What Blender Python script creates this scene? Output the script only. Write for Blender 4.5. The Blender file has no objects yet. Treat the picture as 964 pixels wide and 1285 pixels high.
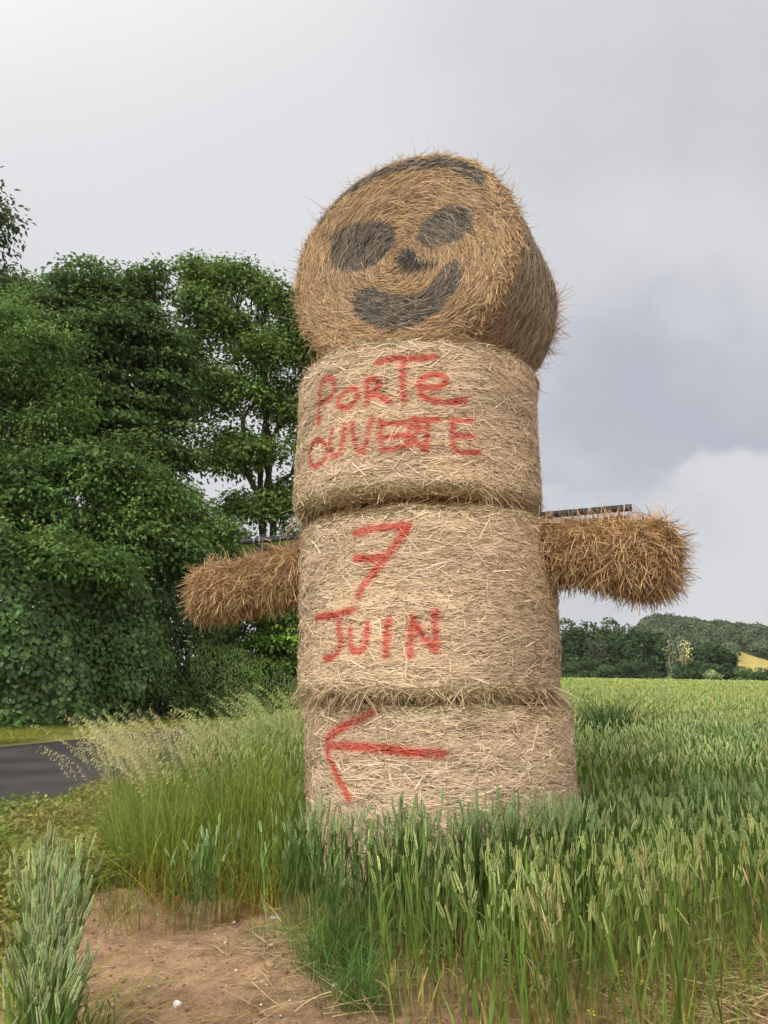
import bpy, math, random
import numpy as np
from math import radians as R_, sin, cos, pi

rng = np.random.default_rng(7)
random.seed(7)
SC = bpy.context.scene
COL = SC.collection

# ------------------------------------------------------------------ camera
EYE = 1.32
PITCH = math.atan(213 / 950)
FPX = 950.0                      # focal length in pixels of the 964 x 1285 photograph
cam_d = bpy.data.cameras.new('camera')
cam = bpy.data.objects.new('camera', cam_d)
COL.objects.link(cam)
cam.location = (0, 0, EYE)
cam.rotation_euler = (pi / 2 + PITCH, 0, 0)
cam_d.sensor_fit = 'AUTO'
cam_d.sensor_width = 36
cam_d.lens = FPX / 1285 * 36
cam_d.clip_start = 0.05
cam_d.clip_end = 9000
SC.camera = cam

# ------------------------------------------------------------------ light, sky, exposure
SUN_EL, SUN_AZ = 48.0, -148.0     # azimuth clockwise from +Y (behind and left of the camera)
sd = np.array([sin(R_(SUN_AZ)) * cos(R_(SUN_EL)), cos(R_(SUN_AZ)) * cos(R_(SUN_EL)), sin(R_(SUN_EL))])
sun_d = bpy.data.lights.new('sun', 'SUN')
sun_d.energy = 1.5
sun_d.angle = R_(10)
sun_d.color = (1.0, 0.95, 0.86)
sun = bpy.data.objects.new('sun', sun_d)
COL.objects.link(sun)
from mathutils import Vector, Matrix
sun.rotation_euler = Vector(sd).to_track_quat('Z', 'Y').to_euler()
sun.location = (-5, -5, 12)

SC.view_settings.view_transform = 'Standard'
SC.view_settings.look = 'None'
SC.view_settings.gamma = 1
SC.view_settings.use_curve_mapping = False
SC.view_settings.exposure = 0.42

world = bpy.data.worlds.new('World')
SC.world = world
world.use_nodes = True


class NT:
    """small node-tree helper"""
    def __init__(s, tree):
        s.t = tree
        tree.nodes.clear()

    def n(s, typ, **kw):
        nd = s.t.nodes.new(typ)
        for k, v in kw.items():
            if k.startswith('_'):
                setattr(nd, k[1:], v)
            else:
                s.put(nd, k, v)
        return nd

    def put(s, nd, k, v):
        sock = nd.inputs[int(k[1:])] if (k[0] == 'i' and k[1:].isdigit()) else nd.inputs[k.replace('_', ' ')]
        if isinstance(v, bpy.types.NodeSocket):
            s.t.links.new(v, sock)
        elif isinstance(v, bpy.types.Node):
            s.t.links.new(v.outputs[0], sock)
        else:
            sock.default_value = v

    def math(s, op, a, b=0.0, c=None, clamp=False):
        nd = s.n('ShaderNodeMath', _operation=op, _use_clamp=clamp, i0=a, i1=b)
        if c is not None:
            s.put(nd, 'i2', c)
        return nd.outputs[0]

    def vmath(s, op, a, b=(0, 0, 0)):
        nd = s.n('ShaderNodeVectorMath', _operation=op, i0=a, i1=b)
        return nd.outputs['Value'] if op in ('DOT_PRODUCT', 'LENGTH') else nd.outputs[0]

    def sstep(s, v, a, b, lo=0.0, hi=1.0):
        nd = s.n('ShaderNodeMapRange', _interpolation_type='SMOOTHSTEP')
        s.put(nd, 'i0', v); s.put(nd, 'i1', a); s.put(nd, 'i2', b); s.put(nd, 'i3', lo); s.put(nd, 'i4', hi)
        return nd.outputs[0]

    def mix(s, f, a, b, blend='MIX'):
        nd = s.n('ShaderNodeMix', _data_type='RGBA', _blend_type=blend)
        s.put(nd, 'i0', f); s.put(nd, 'i6', a); s.put(nd, 'i7', b)
        return nd.outputs[2]

    def noise(s, vec, scale, detail=4, rough=0.5, dist=0.0):
        nd = s.n('ShaderNodeTexNoise')
        if vec is not None:
            s.put(nd, 'Vector', vec)
        nd.inputs['Scale'].default_value = scale
        nd.inputs['Detail'].default_value = detail
        nd.inputs['Roughness'].default_value = rough
        nd.inputs['Distortion'].default_value = dist
        return nd.outputs[0]


def ray(px, py):
    """world direction through a pixel of the photograph"""
    u = (px - 482.0) / FPX
    v = (642.5 - py) / FPX
    d = np.array([u, cos(PITCH) - v * sin(PITCH), sin(PITCH) + v * cos(PITCH)])
    return d


def at(px, py, Y):
    """world point on that pixel's ray at forward distance Y"""
    d = ray(px, py)
    return np.array([0, 0, EYE]) + d * (Y / d[1])


w = NT(world.node_tree)
sky = w.n('ShaderNodeTexSky', _sky_type='NISHITA', _sun_disc=False, _sun_elevation=R_(SUN_EL), _sun_rotation=R_(SUN_AZ),
          _air_density=1.0, _dust_density=2.0)
gen = w.n('ShaderNodeTexCoord').outputs['Generated']
sep = w.n('ShaderNodeSeparateXYZ', i0=gen)
zz = w.math('ADD', w.math('MAXIMUM', sep.outputs[2], 0.0), 0.22)
flat = w.n('ShaderNodeCombineXYZ', i0=w.math('DIVIDE', sep.outputs[0], zz), i1=w.math('DIVIDE', sep.outputs[1], zz), i2=0.0)
n1 = w.noise(flat, 0.9, 7, 0.52, 0.4)
n2 = w.noise(gen, 5.5, 8, 0.55, 0.25)
n3 = w.noise(gen, 2.2, 3, 0.5)


def dirv(px, py):
    d = ray(px, py)
    return tuple(d / np.linalg.norm(d))


# broad cloud tone
tone = w.sstep(w.math('ADD', w.math('MULTIPLY', n1, 0.55), w.math('ADD', w.math('MULTIPLY', n3, 0.3), w.math('MULTIPLY', n2, 0.15))), 0.38, 0.60)
base = w.mix(tone, (4.2, 4.25, 4.65, 1), (5.45, 5.47, 5.65, 1))
# brighter veil high on the left
lv = w.vmath('DOT_PRODUCT', gen, dirv(230, 230))
base = w.mix(w.sstep(w.math('ADD', lv, w.math('MULTIPLY', n3, 0.10)), 0.93, 1.06), base, (5.95, 5.95, 6.1, 1))
# grey-violet shelf low on the right with a white cumulus bank under it
dv = w.vmath('DOT_PRODUCT', gen, dirv(850, 575))
dm = w.sstep(w.math('ADD', dv, w.math('MULTIPLY', w.math('SUBTRACT', n2, 0.5), 0.07)), 0.972, 0.999)
base = w.mix(w.math('MULTIPLY', dm, 0.75), base, (3.3, 3.35, 4.0, 1))
el = w.math('ADD', sep.outputs[2], w.math('MULTIPLY', w.math('SUBTRACT', n2, 0.5), -0.26))
bank = w.math('SUBTRACT', 1.0, w.sstep(el, 0.245, 0.275))
bankcol = w.mix(w.sstep(n2, 0.35, 0.65), (4.5, 4.55, 4.9, 1), (5.4, 5.4, 5.55, 1))
base = w.mix(w.math('MULTIPLY', bank, w.sstep(sep.outputs[0], 0.02, 0.28)), base, bankcol)
# unseen sky behind the camera, brightened round the sun to add fill
sv = w.vmath('DOT_PRODUCT', gen, tuple(sd))
base = w.mix(w.sstep(sv, 0.05, 0.95), base, (17.0, 16.2, 15.0, 1))
skyc = w.mix(0.94, sky.outputs[0], base)
bg = w.n('ShaderNodeBackground', Color=skyc, Strength=0.1)
w.n('ShaderNodeOutputWorld', Surface=bg)

# ------------------------------------------------------------------ generic helpers


def nrm(v):
    return v / np.maximum(np.linalg.norm(v, axis=-1, keepdims=True), 1e-9)


def sn(P, freq, seed, k=14):
    """smooth pseudo noise in about -1..1"""
    r = np.random.default_rng(seed)
    d = nrm(r.normal(size=(k, 3))) * (freq * r.uniform(0.6, 1.7, size=(k, 1)))
    ph = r.uniform(0, 2 * pi, k)
    P = np.asarray(P, float)
    out = np.zeros(P.shape[:-1])
    for i in range(k):
        out += np.sin(P @ d[i] + ph[i])
    return out / math.sqrt(k) / 1.3


def sn2(x, y, freq, seed):
    return sn(np.stack([x, y, np.zeros_like(x)], -1), freq, seed)


class Acc:
    """collects vertices, faces and colours for ONE mesh"""
    def __init__(s):
        s.V, s.C, s.F, s.n = [], [], {}, 0

    def add(s, V, F, C=None):
        V = np.asarray(V, np.float32).reshape(-1, 3)
        F = np.asarray(F, np.int64)
        if C is None:
            C = np.full((len(V), 3), 0.5, np.float32)
        C = np.asarray(C, np.float32)
        if C.ndim == 1:
            C = np.tile(C, (len(V), 1))
        s.V.append(V)
        s.C.append(C.reshape(-1, 3))
        s.F.setdefault(F.shape[1], []).append(F + s.n)
        s.n += len(V)
        return s

    def obj(s, name, mat, parent=None, org=(0, 0, 0), smooth=False):
        me = bpy.data.meshes.new(name)
        V = np.concatenate(s.V) - np.asarray(org, np.float32)
        C = np.concatenate(s.C)
        me.vertices.add(len(V))
        me.vertices.foreach_set('co', V.ravel())
        loops, starts, tot = [], [], 0
        for k, fl in s.F.items():
            f = np.concatenate(fl)
            loops.append(f.ravel())
            starts.append(tot + np.arange(len(f)) * k)
            tot += f.size
        loops = np.concatenate(loops).astype(np.int32)
        starts = np.concatenate(starts).astype(np.int32)
        me.loops.add(len(loops))
        me.loops.foreach_set('vertex_index', loops)
        me.polygons.add(len(starts))
        me.polygons.foreach_set('loop_start', starts)
        me.update(calc_edges=True)
        if smooth:
            me.polygons.foreach_set('use_smooth', np.ones(len(starts), bool))
        a = me.attributes.new('col', 'FLOAT_COLOR', 'POINT')
        a.data.foreach_set('color', np.concatenate([C, np.ones((len(C), 1), np.float32)], 1).ravel())
        me.materials.append(mat)
        me.validate()
        o = bpy.data.objects.new(name, me)
        COL.objects.link(o)
        if parent is not None:
            o.parent = parent
        else:
            o.location = org
        return o


def tag(o, label=None, cat=None, group=None, kind=None):
    if label: o['label'] = label
    if cat: o['category'] = cat
    if group: o['group'] = group
    if kind: o['kind'] = kind
    return o


def thing(name, org, label, cat, group=None):
    o = bpy.data.objects.new(name, None)
    o.empty_display_size = 0.2
    COL.objects.link(o)
    o.location = tuple(float(c) for c in org)
    return tag(o, label, cat, group)


def ribbons(P, D, N, L, W, B, seg=4, taper=0.35, col=None, colfn=None, tip=None):
    """n thin curved ribbons; P base, D direction, N facing, L length, W width, B tip offset (n,3)"""
    n = len(P)
    t = np.linspace(0, 1, seg + 1)
    S = nrm(np.cross(D, N))
    cen = P[:, None] + D[:, None] * (L[:, None] * t)[..., None] + B[:, None] * (t ** 2)[None, :, None]
    wd = W[:, None] * (1 - (1 - taper) * t ** 2)[None] * 0.5
    V = np.stack([cen - S[:, None] * wd[..., None], cen + S[:, None] * wd[..., None]], 2)   # n,seg+1,2,3
    idx = np.arange(n * (seg + 1) * 2).reshape(n, seg + 1, 2)
    F = np.stack([idx[:, :-1, 0], idx[:, :-1, 1], idx[:, 1:, 1], idx[:, 1:, 0]], -1).reshape(-1, 4)
    if tip is not None:        # colour gradient base -> tip
        C = col[:, None] * (1 - t[None, :, None]) + tip[:, None] * t[None, :, None]
        C = np.repeat(C[:, :, None], 2, 2)
    else:
        C = np.broadcast_to(col[:, None, None], V.shape).copy()
    if colfn is not None:
        C = colfn(np.repeat(cen[:, :, None], 2, 2).reshape(-1, 3), C.reshape(-1, 3)).reshape(V.shape)
    return V.reshape(-1, 3), F, C.reshape(-1, 3)


def tube(pts, rad, sides=6, cap=True):
    pts = np.asarray(pts, float)
    rad = np.asarray(rad, float) * np.ones(len(pts))
    T = nrm(np.gradient(pts, axis=0))
    ref = np.array([0.13, 0.31, 0.94]) if abs(T[0][2]) < 0.8 else np.array([1.0, 0.1, 0.0])
    A = nrm(np.cross(T, ref))
    Bn = np.cross(T, A)
    a = np.linspace(0, 2 * pi, sides, endpoint=False)
    V = pts[:, None] + rad[:, None, None] * (A[:, None] * np.cos(a)[None, :, None] + Bn[:, None] * np.sin(a)[None, :, None])
    m = len(pts)
    idx = np.arange(m * sides).reshape(m, sides)
    nx = np.roll(idx, -1, 1)
    F = np.stack([idx[:-1], nx[:-1], nx[1:], idx[1:]], -1).reshape(-1, 4)
    V = V.reshape(-1, 3)
    if cap:
        V = np.concatenate([V, pts[:1], pts[-1:]])
        c0, c1 = m * sides, m * sides + 1
        # cap with degenerate-free triangles expressed as a second face set by the caller
        T3 = [(c0, nx[0][i], idx[0][i]) for i in range(sides)] + [(c1, idx[-1][i], nx[-1][i]) for i in range(sides)]
        return V, F, np.array(T3)
    return V, F, None


def add_tube(acc, pts, rad, sides=6, col=(0.2, 0.2, 0.2), cap=True):
    V, F, T3 = tube(pts, rad, sides, cap)
    n0 = acc.n
    acc.add(V, F, np.tile(np.asarray(col, np.float32), (len(V), 1)))
    if T3 is not None:
        acc.F.setdefault(3, []).append(T3 + n0)


def add_box(acc, cen, ax, hs, col):
    """box with axes ax (3x3 rows) and half sizes hs"""
    ax = np.asarray(ax, float)
    s = np.array([[x, y, z] for x in (-1, 1) for y in (-1, 1) for z in (-1, 1)], float) * np.asarray(hs)
    V = np.asarray(cen) + s @ ax
    F = [(0, 1, 3, 2), (4, 6, 7, 5), (0, 4, 5, 1), (2, 3, 7, 6), (0, 2, 6, 4), (1, 5, 7, 3)]
    acc.add(V, F, np.asarray(col, np.float32))


def stamp(acc, tV, tF, tC, pos, rot, scl, tilt=None, tint=None, tiltaz=None):
    """n copies of a template merged into acc (tF dict k->faces)"""
    n = len(pos)
    if n == 0:
        return
    c, s = np.cos(rot), np.sin(rot)
    x = tV[None, :, 0] * c[:, None] - tV[None, :, 1] * s[:, None]
    y = tV[None, :, 0] * s[:, None] + tV[None, :, 1] * c[:, None]
    z = np.broadcast_to(tV[None, :, 2], x.shape)
    V = np.stack([x, y, z], -1) * scl[:, None, :]
    if tilt is not None:
        V[..., 0] += V[..., 2] * (np.sin(tilt) * np.cos(tiltaz))[:, None]
        V[..., 1] += V[..., 2] * (np.sin(tilt) * np.sin(tiltaz))[:, None]
    V = V + pos[:, None]
    C = np.broadcast_to(tC[None], V.shape)
    if tint is not None:
        C = C * tint[:, None]
    m = len(tV)
    off = (np.arange(n) * m)[:, None, None]
    n0 = acc.n
    acc.V.append(V.reshape(-1, 3).astype(np.float32))
    acc.C.append(C.reshape(-1, 3).astype(np.float32))
    for k, f in tF.items():
        acc.F.setdefault(k, []).append((f[None] + off).reshape(-1, k) + n0)
    acc.n += n * m


# ------------------------------------------------------------------ materials
def newmat(name):
    m = bpy.data.materials.new(name)
    m.use_nodes = True
    return m, NT(m.node_tree)


def mat_col(name, rough=0.7, spec=0.3, transl=0.0, vary=0.0, vscale=30, bump=0.0, bscale=60, stretch=None):
    m, t = newmat(name)
    a = t.n('ShaderNodeAttribute', _attribute_name='col').outputs[0]
    pos = t.n('ShaderNodeTexCoord').outputs['Object']
    if stretch is not None:
        pos = t.vmath('MULTIPLY', pos, stretch)
    c = a
    if vary:
        f = t.sstep(t.noise(pos, vscale, 5, 0.6), 0.3, 0.7, 1 - vary, 1 + vary)
        c = t.n('ShaderNodeVectorMath', _operation='SCALE', i0=a)
        t.put(c, 'Scale', f)
        c = c.outputs[0]
    p = t.n('ShaderNodeBsdfPrincipled', Base_Color=c, Roughness=rough)
    p.inputs['Specular IOR Level'].default_value = spec
    if bump:
        b = t.n('ShaderNodeBump', Strength=bump, Distance=0.01, Height=t.noise(pos, bscale, 6, 0.65))
        t.put(p, 'Normal', b.outputs[0])
    out = p.outputs[0]
    if transl:
        tr = t.n('ShaderNodeBsdfTranslucent', Color=c)
        mx = t.n('ShaderNodeMixShader', i0=transl, i1=out, i2=tr.outputs[0])
        out = mx.outputs[0]
    t.n('ShaderNodeOutputMaterial', Surface=out)
    return m


M_STRAW = mat_col('straw', 0.55, 0.35, 0.12)
M_BALE = mat_col('packed_straw', 0.8, 0.2, 0, 0.35, 26, 1.0, 55, (1, 1, 7))
M_ENDS = mat_col('packed_straw_ends', 0.8, 0.2, 0, 0.35, 40, 1.0, 70)
M_LEAF = mat_col('leaf', 0.6, 0.22, 0.36)
M_LEAF2 = mat_col('leaf_glossy', 0.5, 0.32, 0.22)
M_BARK = mat_col('bark', 0.9, 0.2, 0, 0.3, 6, 0.8, 20)
M_WHEAT = mat_col('wheat', 0.65, 0.12, 0.25)
M_FAR = mat_col('far_leaf', 0.8, 0.1, 0.1)
M_STONE = mat_col('stone', 0.6, 0.4, 0, 0.2, 40, 0.6, 90)
M_METAL = mat_col('worn_black_metal', 0.5, 0.5, 0, 0.3, 60, 0.3, 90)

# ------------------------------------------------------------------ the land
ROAD_N = np.array([(-9.5, -3.0), (-6.3, 3.0), (-4.45, 8.0), (-3.5, 12.0), (-1.9, 19.0), (1.6, 31.0), (7.0, 48.0), (14, 70)])
ROAD_F = np.array([(-15.5, 0.0), (-12.4, 8.0), (-9.7, 14.5), (-8.1, 18.6), (-6.6, 23.0), (-3.4, 34.0), (2.0, 50.0), (9, 73)])


def road_sample(n=160):
    s = np.linspace(0, 1, n)
    k = np.linspace(0, 1, len(ROAD_N))
    f = lambda A: np.stack([np.interp(s, k, A[:, 0]), np.interp(s, k, A[:, 1])], -1)
    a, b = f(ROAD_N), f(ROAD_F)
    ker = np.ones(15) / 15
    for A in (a, b):
        for c in (0, 1):
            p = np.pad(A[:, c], 7, mode='reflect', reflect_type='odd')
            A[:, c] = np.convolve(p, ker, 'valid')
    return a, b


RN, RF = road_sample()
RC = (RN + RF) / 2
RHW = np.linalg.norm(RN - RF, axis=1) / 2


def road_dist(x, y):
    """signed distance from the road's edge, negative on the road; side>0 towards the field"""
    x = np.asarray(x, float); y = np.asarray(y, float)
    sh = x.shape
    P = np.stack([x.ravel(), y.ravel()], -1)
    out = np.empty(len(P)); side = np.empty(len(P))
    T = nrm(np.gradient(RC, axis=0))
    for i in range(0, len(P), 20000):
        q = P[i:i + 20000]
        d = np.linalg.norm(q[:, None] - RC[None], axis=2)
        k = d.argmin(1)
        v = q - RC[k]
        lat = v[:, 0] * T[k, 1] - v[:, 1] * T[k, 0]
        out[i:i + 20000] = np.where(d[np.arange(len(q)), k] > 60, 60, np.abs(lat)) - RHW[k]
        side[i:i + 20000] = lat
    return out.reshape(sh), side.reshape(sh)


def ss(x, a, b):
    t = np.clip((x - a) / (b - a), 0, 1)
    return t * t * (3 - 2 * t)


def far_rise(x, y):
    # gentle rise of the field; it tilts down towards the right
    r = np.clip(y - 7, 0, None)
    return 0.62 * (1 - np.exp(-r / 26)) + np.clip(r, 0, 170) * (0.0075 - 0.0165 * np.clip(x / np.maximum(y, 8), -0.2, 0.7))


HILL = dict(y=470.0)


def hill_h(x, y):
    a = x / np.maximum(y, 1.0)             # direction as a ratio
    ridge = 27.0 * ss(a, 0.285, 0.36) + 5.0 - 52.0 * np.clip(a - 0.36, 0, 1.2)
    ridge = np.maximum(ridge, 4.0)
    return ridge * ss(y, 265, 470)


def land(x, y):
    x = np.asarray(x, float); y = np.asarray(y, float)
    d, side = road_dist(x, y)
    h = far_rise(x, y) * ss(x + 2.4, -1.0, 3.0)
    near = 1 - ss(np.hypot(x, y - 4), 6, 14)
    h = h + near * (0.035 * sn2(x, y, 2.6, 3) + 0.020 * sn2(x, y, 9, 4) + 0.009 * sn2(x, y, 34, 5) + 0.004 * sn2(x, y, 70, 6))
    # the bare bank slopes down to the lower left
    h = h - 0.10 * ss(-x, 0.3, 2.2) * (1 - ss(y, 3.6, 5.0)) + 0.10 * np.exp(-((x + 1.75) / 0.5) ** 2 - ((y - 5.0) / 0.5) ** 2)
    h = np.where(side > 0, h * ss(d, 0.0, 1.6), h * 0) - 0.05
    h = h - 0.05 * (1 - ss(d, -0.05, 0.25))
    h = h + hill_h(x, y) * ss(y, 200, 300) - np.clip(y - 600, 0, 3000) * 0.02 * ss(y, 600, 900)
    return h


def grid_axis(lo, hi, a, b, step, grow=1.12):
    mid = list(np.arange(a, b, step))
    s, p, up = step, b, []
    while p < hi:
        up.append(p); s *= grow; p += s
    up.append(hi)
    s, p, dn = step, a - step, []
    while p > lo:
        dn.append(p); s *= grow; p -= s
    dn.append(lo)
    return np.array(dn[::-1] + mid + up)


gx = grid_axis(-2600, 2600, -3.2, 2.8, 0.035, 1.05)
gy = grid_axis(-800, 4200, 2.2, 6.6, 0.035, 1.04)
GX, GY = np.meshgrid(gx, gy)
GZ = land(GX, GY)
rd, rside = road_dist(GX, GY)
soil = np.array([0.42, 0.27, 0.165])
soil2 = np.array([0.27, 0.165, 0.095])
gcol = soil[None, None] * np.ones(GX.shape + (1,))
nz = sn2(GX, GY, 3.0, 11)[..., None]
gcol = gcol * (1 + 0.12 * nz)
k_ = ss(sn2(GX, GY, 6.5, 15) + .5 * sn2(GX, GY, 22, 16), .1, 1.0)[..., None]
gcol = gcol * (1 - .6 * k_) + soil2 * .6 * k_


def field_mask(x, y):
    """1 where wheat is sown"""
    left = np.interp(y, [0, 4.4, 6, 9, 14, 30, 60], [-0.2, -0.5, -1.3, -2.3, -2.2, 0.2, 8])
    return (x > left)


vm = ((rside > 0) & ~field_mask(GX, GY) & ((GY > 5.3) | (GX < -1.75)))[..., None] * 1.0
vg = np.array([0.20, 0.20, 0.07]) * (1 + 0.3 * sn2(GX, GY, 5, 12)[..., None])
gcol = gcol * (1 - vm) + vg * vm
farm = ss(GY, 7.0, 12.0)[..., None] * (rside > 0)[..., None]
gcol = gcol * (1 - farm) + np.array([0.10, 0.13, 0.045]) * farm
lf = (rside <= 0)[..., None] * 1.0
gcol = gcol * (1 - lf) + np.array([0.21, 0.22, 0.065]) * lf * (1 + 0.35 * sn2(GX, GY, 4, 13)[..., None])
hf = ss(GY, 215, 240)[..., None]
gcol = gcol * (1 - hf) + np.array([0.10, 0.14, 0.04]) * hf
acc = Acc()
idx = np.arange(GX.size).reshape(GX.shape)
F = np.stack([idx[:-1, :-1], idx[:-1, 1:], idx[1:, 1:], idx[1:, :-1]], -1).reshape(-1, 4)
acc.add(np.stack([GX, GY, GZ], -1).reshape(-1, 3), F, np.clip(gcol, 0.01, 1).reshape(-1, 3))

m, t = newmat('earth')
a = t.n('ShaderNodeAttribute', _attribute_name='col').outputs[0]
pos = t.n('ShaderNodeTexCoord').outputs['Object']
f1 = t.sstep(t.noise(pos, 9, 9, 0.65), 0.3, 0.7, 0.72, 1.22)
f2 = t.sstep(t.noise(pos, 70, 4, 0.6), 0.35, 0.65, 0.8, 1.15)
c = t.n('ShaderNodeVectorMath', _operation='SCALE', i0=a)
t.put(c, 'Scale', t.math('MULTIPLY', f1, f2))
vor = t.n('ShaderNodeTexVoronoi', Vector=pos, Scale=85.0, Randomness=1.0)
spk = t.math('MULTIPLY', t.sstep(vor.outputs['Distance'], 0.10, 0.16, 1.0, 0.0), t.sstep(t.noise(pos, 33, 2, 0.5), 0.63, 0.68))
cc = t.mix(spk, c.outputs[0], (0.6, 0.55, 0.47, 1))
p = t.n('ShaderNodeBsdfPrincipled', Base_Color=cc, Roughness=0.95)
p.inputs['Specular IOR Level'].default_value = 0.1
hh = t.math('ADD', t.noise(pos, 16, 10, 0.7), t.math('MULTIPLY', t.noise(pos, 110, 4, 0.6), 0.3))
b = t.n('ShaderNodeBump', Strength=1.0, Distance=0.035, Height=hh)
t.put(p, 'Normal', b.outputs[0])
t.n('ShaderNodeOutputMaterial', Surface=p.outputs[0])
M_EARTH = m
tag(acc.obj('ground', M_EARTH, smooth=True), kind='structure')

# road
m, t = newmat('asphalt')
pos = t.n('ShaderNodeTexCoord').outputs['Object']
f = t.sstep(t.noise(pos, 0.55, 5, 0.55), 0.4, 0.62)
c1 = t.mix(f, (0.026, 0.0245, 0.025, 1), (0.052, 0.049, 0.050, 1))
c2 = t.mix(t.math('MULTIPLY', t.sstep(t.noise(pos, 160, 3, 0.6), 0.45, 0.7), 0.45), c1, (0.11, 0.104, 0.10, 1))
p = t.n('ShaderNodeBsdfPrincipled', Base_Color=c2, Roughness=0.95)
p.inputs['Specular IOR Level'].default_value = 0.12
b = t.n('ShaderNodeBump', Strength=0.5, Distance=0.006, Height=t.noise(pos, 150, 3, 0.6))
t.put(p, 'Normal', b.outputs[0])
t.n('ShaderNodeOutputMaterial', Surface=p.outputs[0])
acc = Acc()
k = 13
s = np.linspace(0, 1, k)
ed = 0.10 * np.sin(np.arange(len(RN)) * 1.7) + 0.06 * np.sin(np.arange(len(RN)) * 4.1)
P = RN[:, None] * (1 - s)[None, :, None] + RF[:, None] * s[None, :, None]
camber = 0.05 * (1 - (2 * s - 1) ** 2)
Z = -0.088 + camber[None] + np.zeros((len(RN), 1))
V = np.concatenate([P, Z[..., None]], -1)
idx = np.arange(len(RN) * k).reshape(len(RN), k)
acc.add(V.reshape(-1, 3), np.stack([idx[:-1, :-1], idx[1:, :-1], idx[1:, 1:], idx[:-1, 1:]], -1).reshape(-1, 4))
tag(acc.obj('road', m, smooth=True), kind='structure')

# ------------------------------------------------------------------ round bales
RED = np.array([0.47, 0.040, 0.026])
GREY = np.array([0.075, 0.071, 0.066])


def seg_dist(Q, poly):
    """distance of 2-D points Q to an open polyline"""
    d = np.full(len(Q), 9.0)
    for a, b in zip(poly[:-1], poly[1:]):
        ab = b - a
        t = np.clip(((Q - a) @ ab) / max(ab @ ab, 1e-12), 0, 1)
        d = np.minimum(d, np.linalg.norm(Q - a - t[:, None] * ab, axis=1))
    return d


def inside(Q, poly):
    x, y = Q[:, 0], Q[:, 1]
    r = np.zeros(len(Q), bool)
    for (x1, y1), (x2, y2) in zip(poly, np.roll(poly, -1, 0)):
        c = (y1 > y) != (y2 > y)
        r ^= c & (x < (x2 - x1) * (y - y1) / (y2 - y1 + 1e-12) + x1)
    return r


def smooth_poly(p, n=6):
    """Catmull-Rom through the points so that sprayed strokes curve"""
    p = np.asarray(p, float)
    if len(p) < 3:
        return p
    e = np.vstack([2 * p[0] - p[1], p, 2 * p[-1] - p[-2]])
    out = []
    for i in range(1, len(e) - 2):
        for t in np.arange(n) / n:
            a, b, c, d = e[i - 1:i + 3]
            out.append(0.5 * ((2 * b) + (c - a) * t + (2 * a - 5 * b + 4 * c - d) * t * t + (3 * b - a - 3 * c + d) * t ** 3))
    out.append(p[-1])
    return np.array(out)


def cyl_hit(px, py, cx, cy, R):
    d = ray(px, py)
    a = d[0] ** 2 + d[1] ** 2
    b = -2 * (d[0] * cx + d[1] * cy)
    c = cx * cx + cy * cy - R * R
    t = (-b - math.sqrt(max(b * b - 4 * a * c, 0))) / (2 * a)
    p = d * t
    return math.atan2(p[1] - cy, p[0] - cx), p[2] + EYE


def bale_profile(H, R, rc, k, lean=0.0):
    """profile (r, z) of a bale standing on its end with soft corners"""
    pts = [(0.0, 0.0)]
    for r in np.linspace(0.15, R - rc, 8):
        pts.append((r, 0.0))
    for a in np.linspace(-pi / 2, 0, 7)[1:]:
        pts.append((R - rc + rc * cos(a), rc + rc * sin(a)))
    for z in np.linspace(rc, H - rc, k)[1:-1]:
        pts.append((R, z))
    for a in np.linspace(0, pi / 2, 7)[:-1]:
        pts.append((R - rc + rc * cos(a), H - rc + rc * sin(a)))
    for r in np.linspace(R - rc, 0.15, 8):
        pts.append((r, H))
    pts.append((0.0, H))
    return np.array(pts)


def rad_noise(P, seed):
    return 0.017 * sn(P, 3.0, seed) + 0.009 * sn(P, 9, seed + 1) + 0.005 * sn(P * np.array([1, 1, 3.0]), 26, seed + 2) + 0.0055 * sn(P * np.array([.22, .22, 1.0]), 46, seed + 3)


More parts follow.
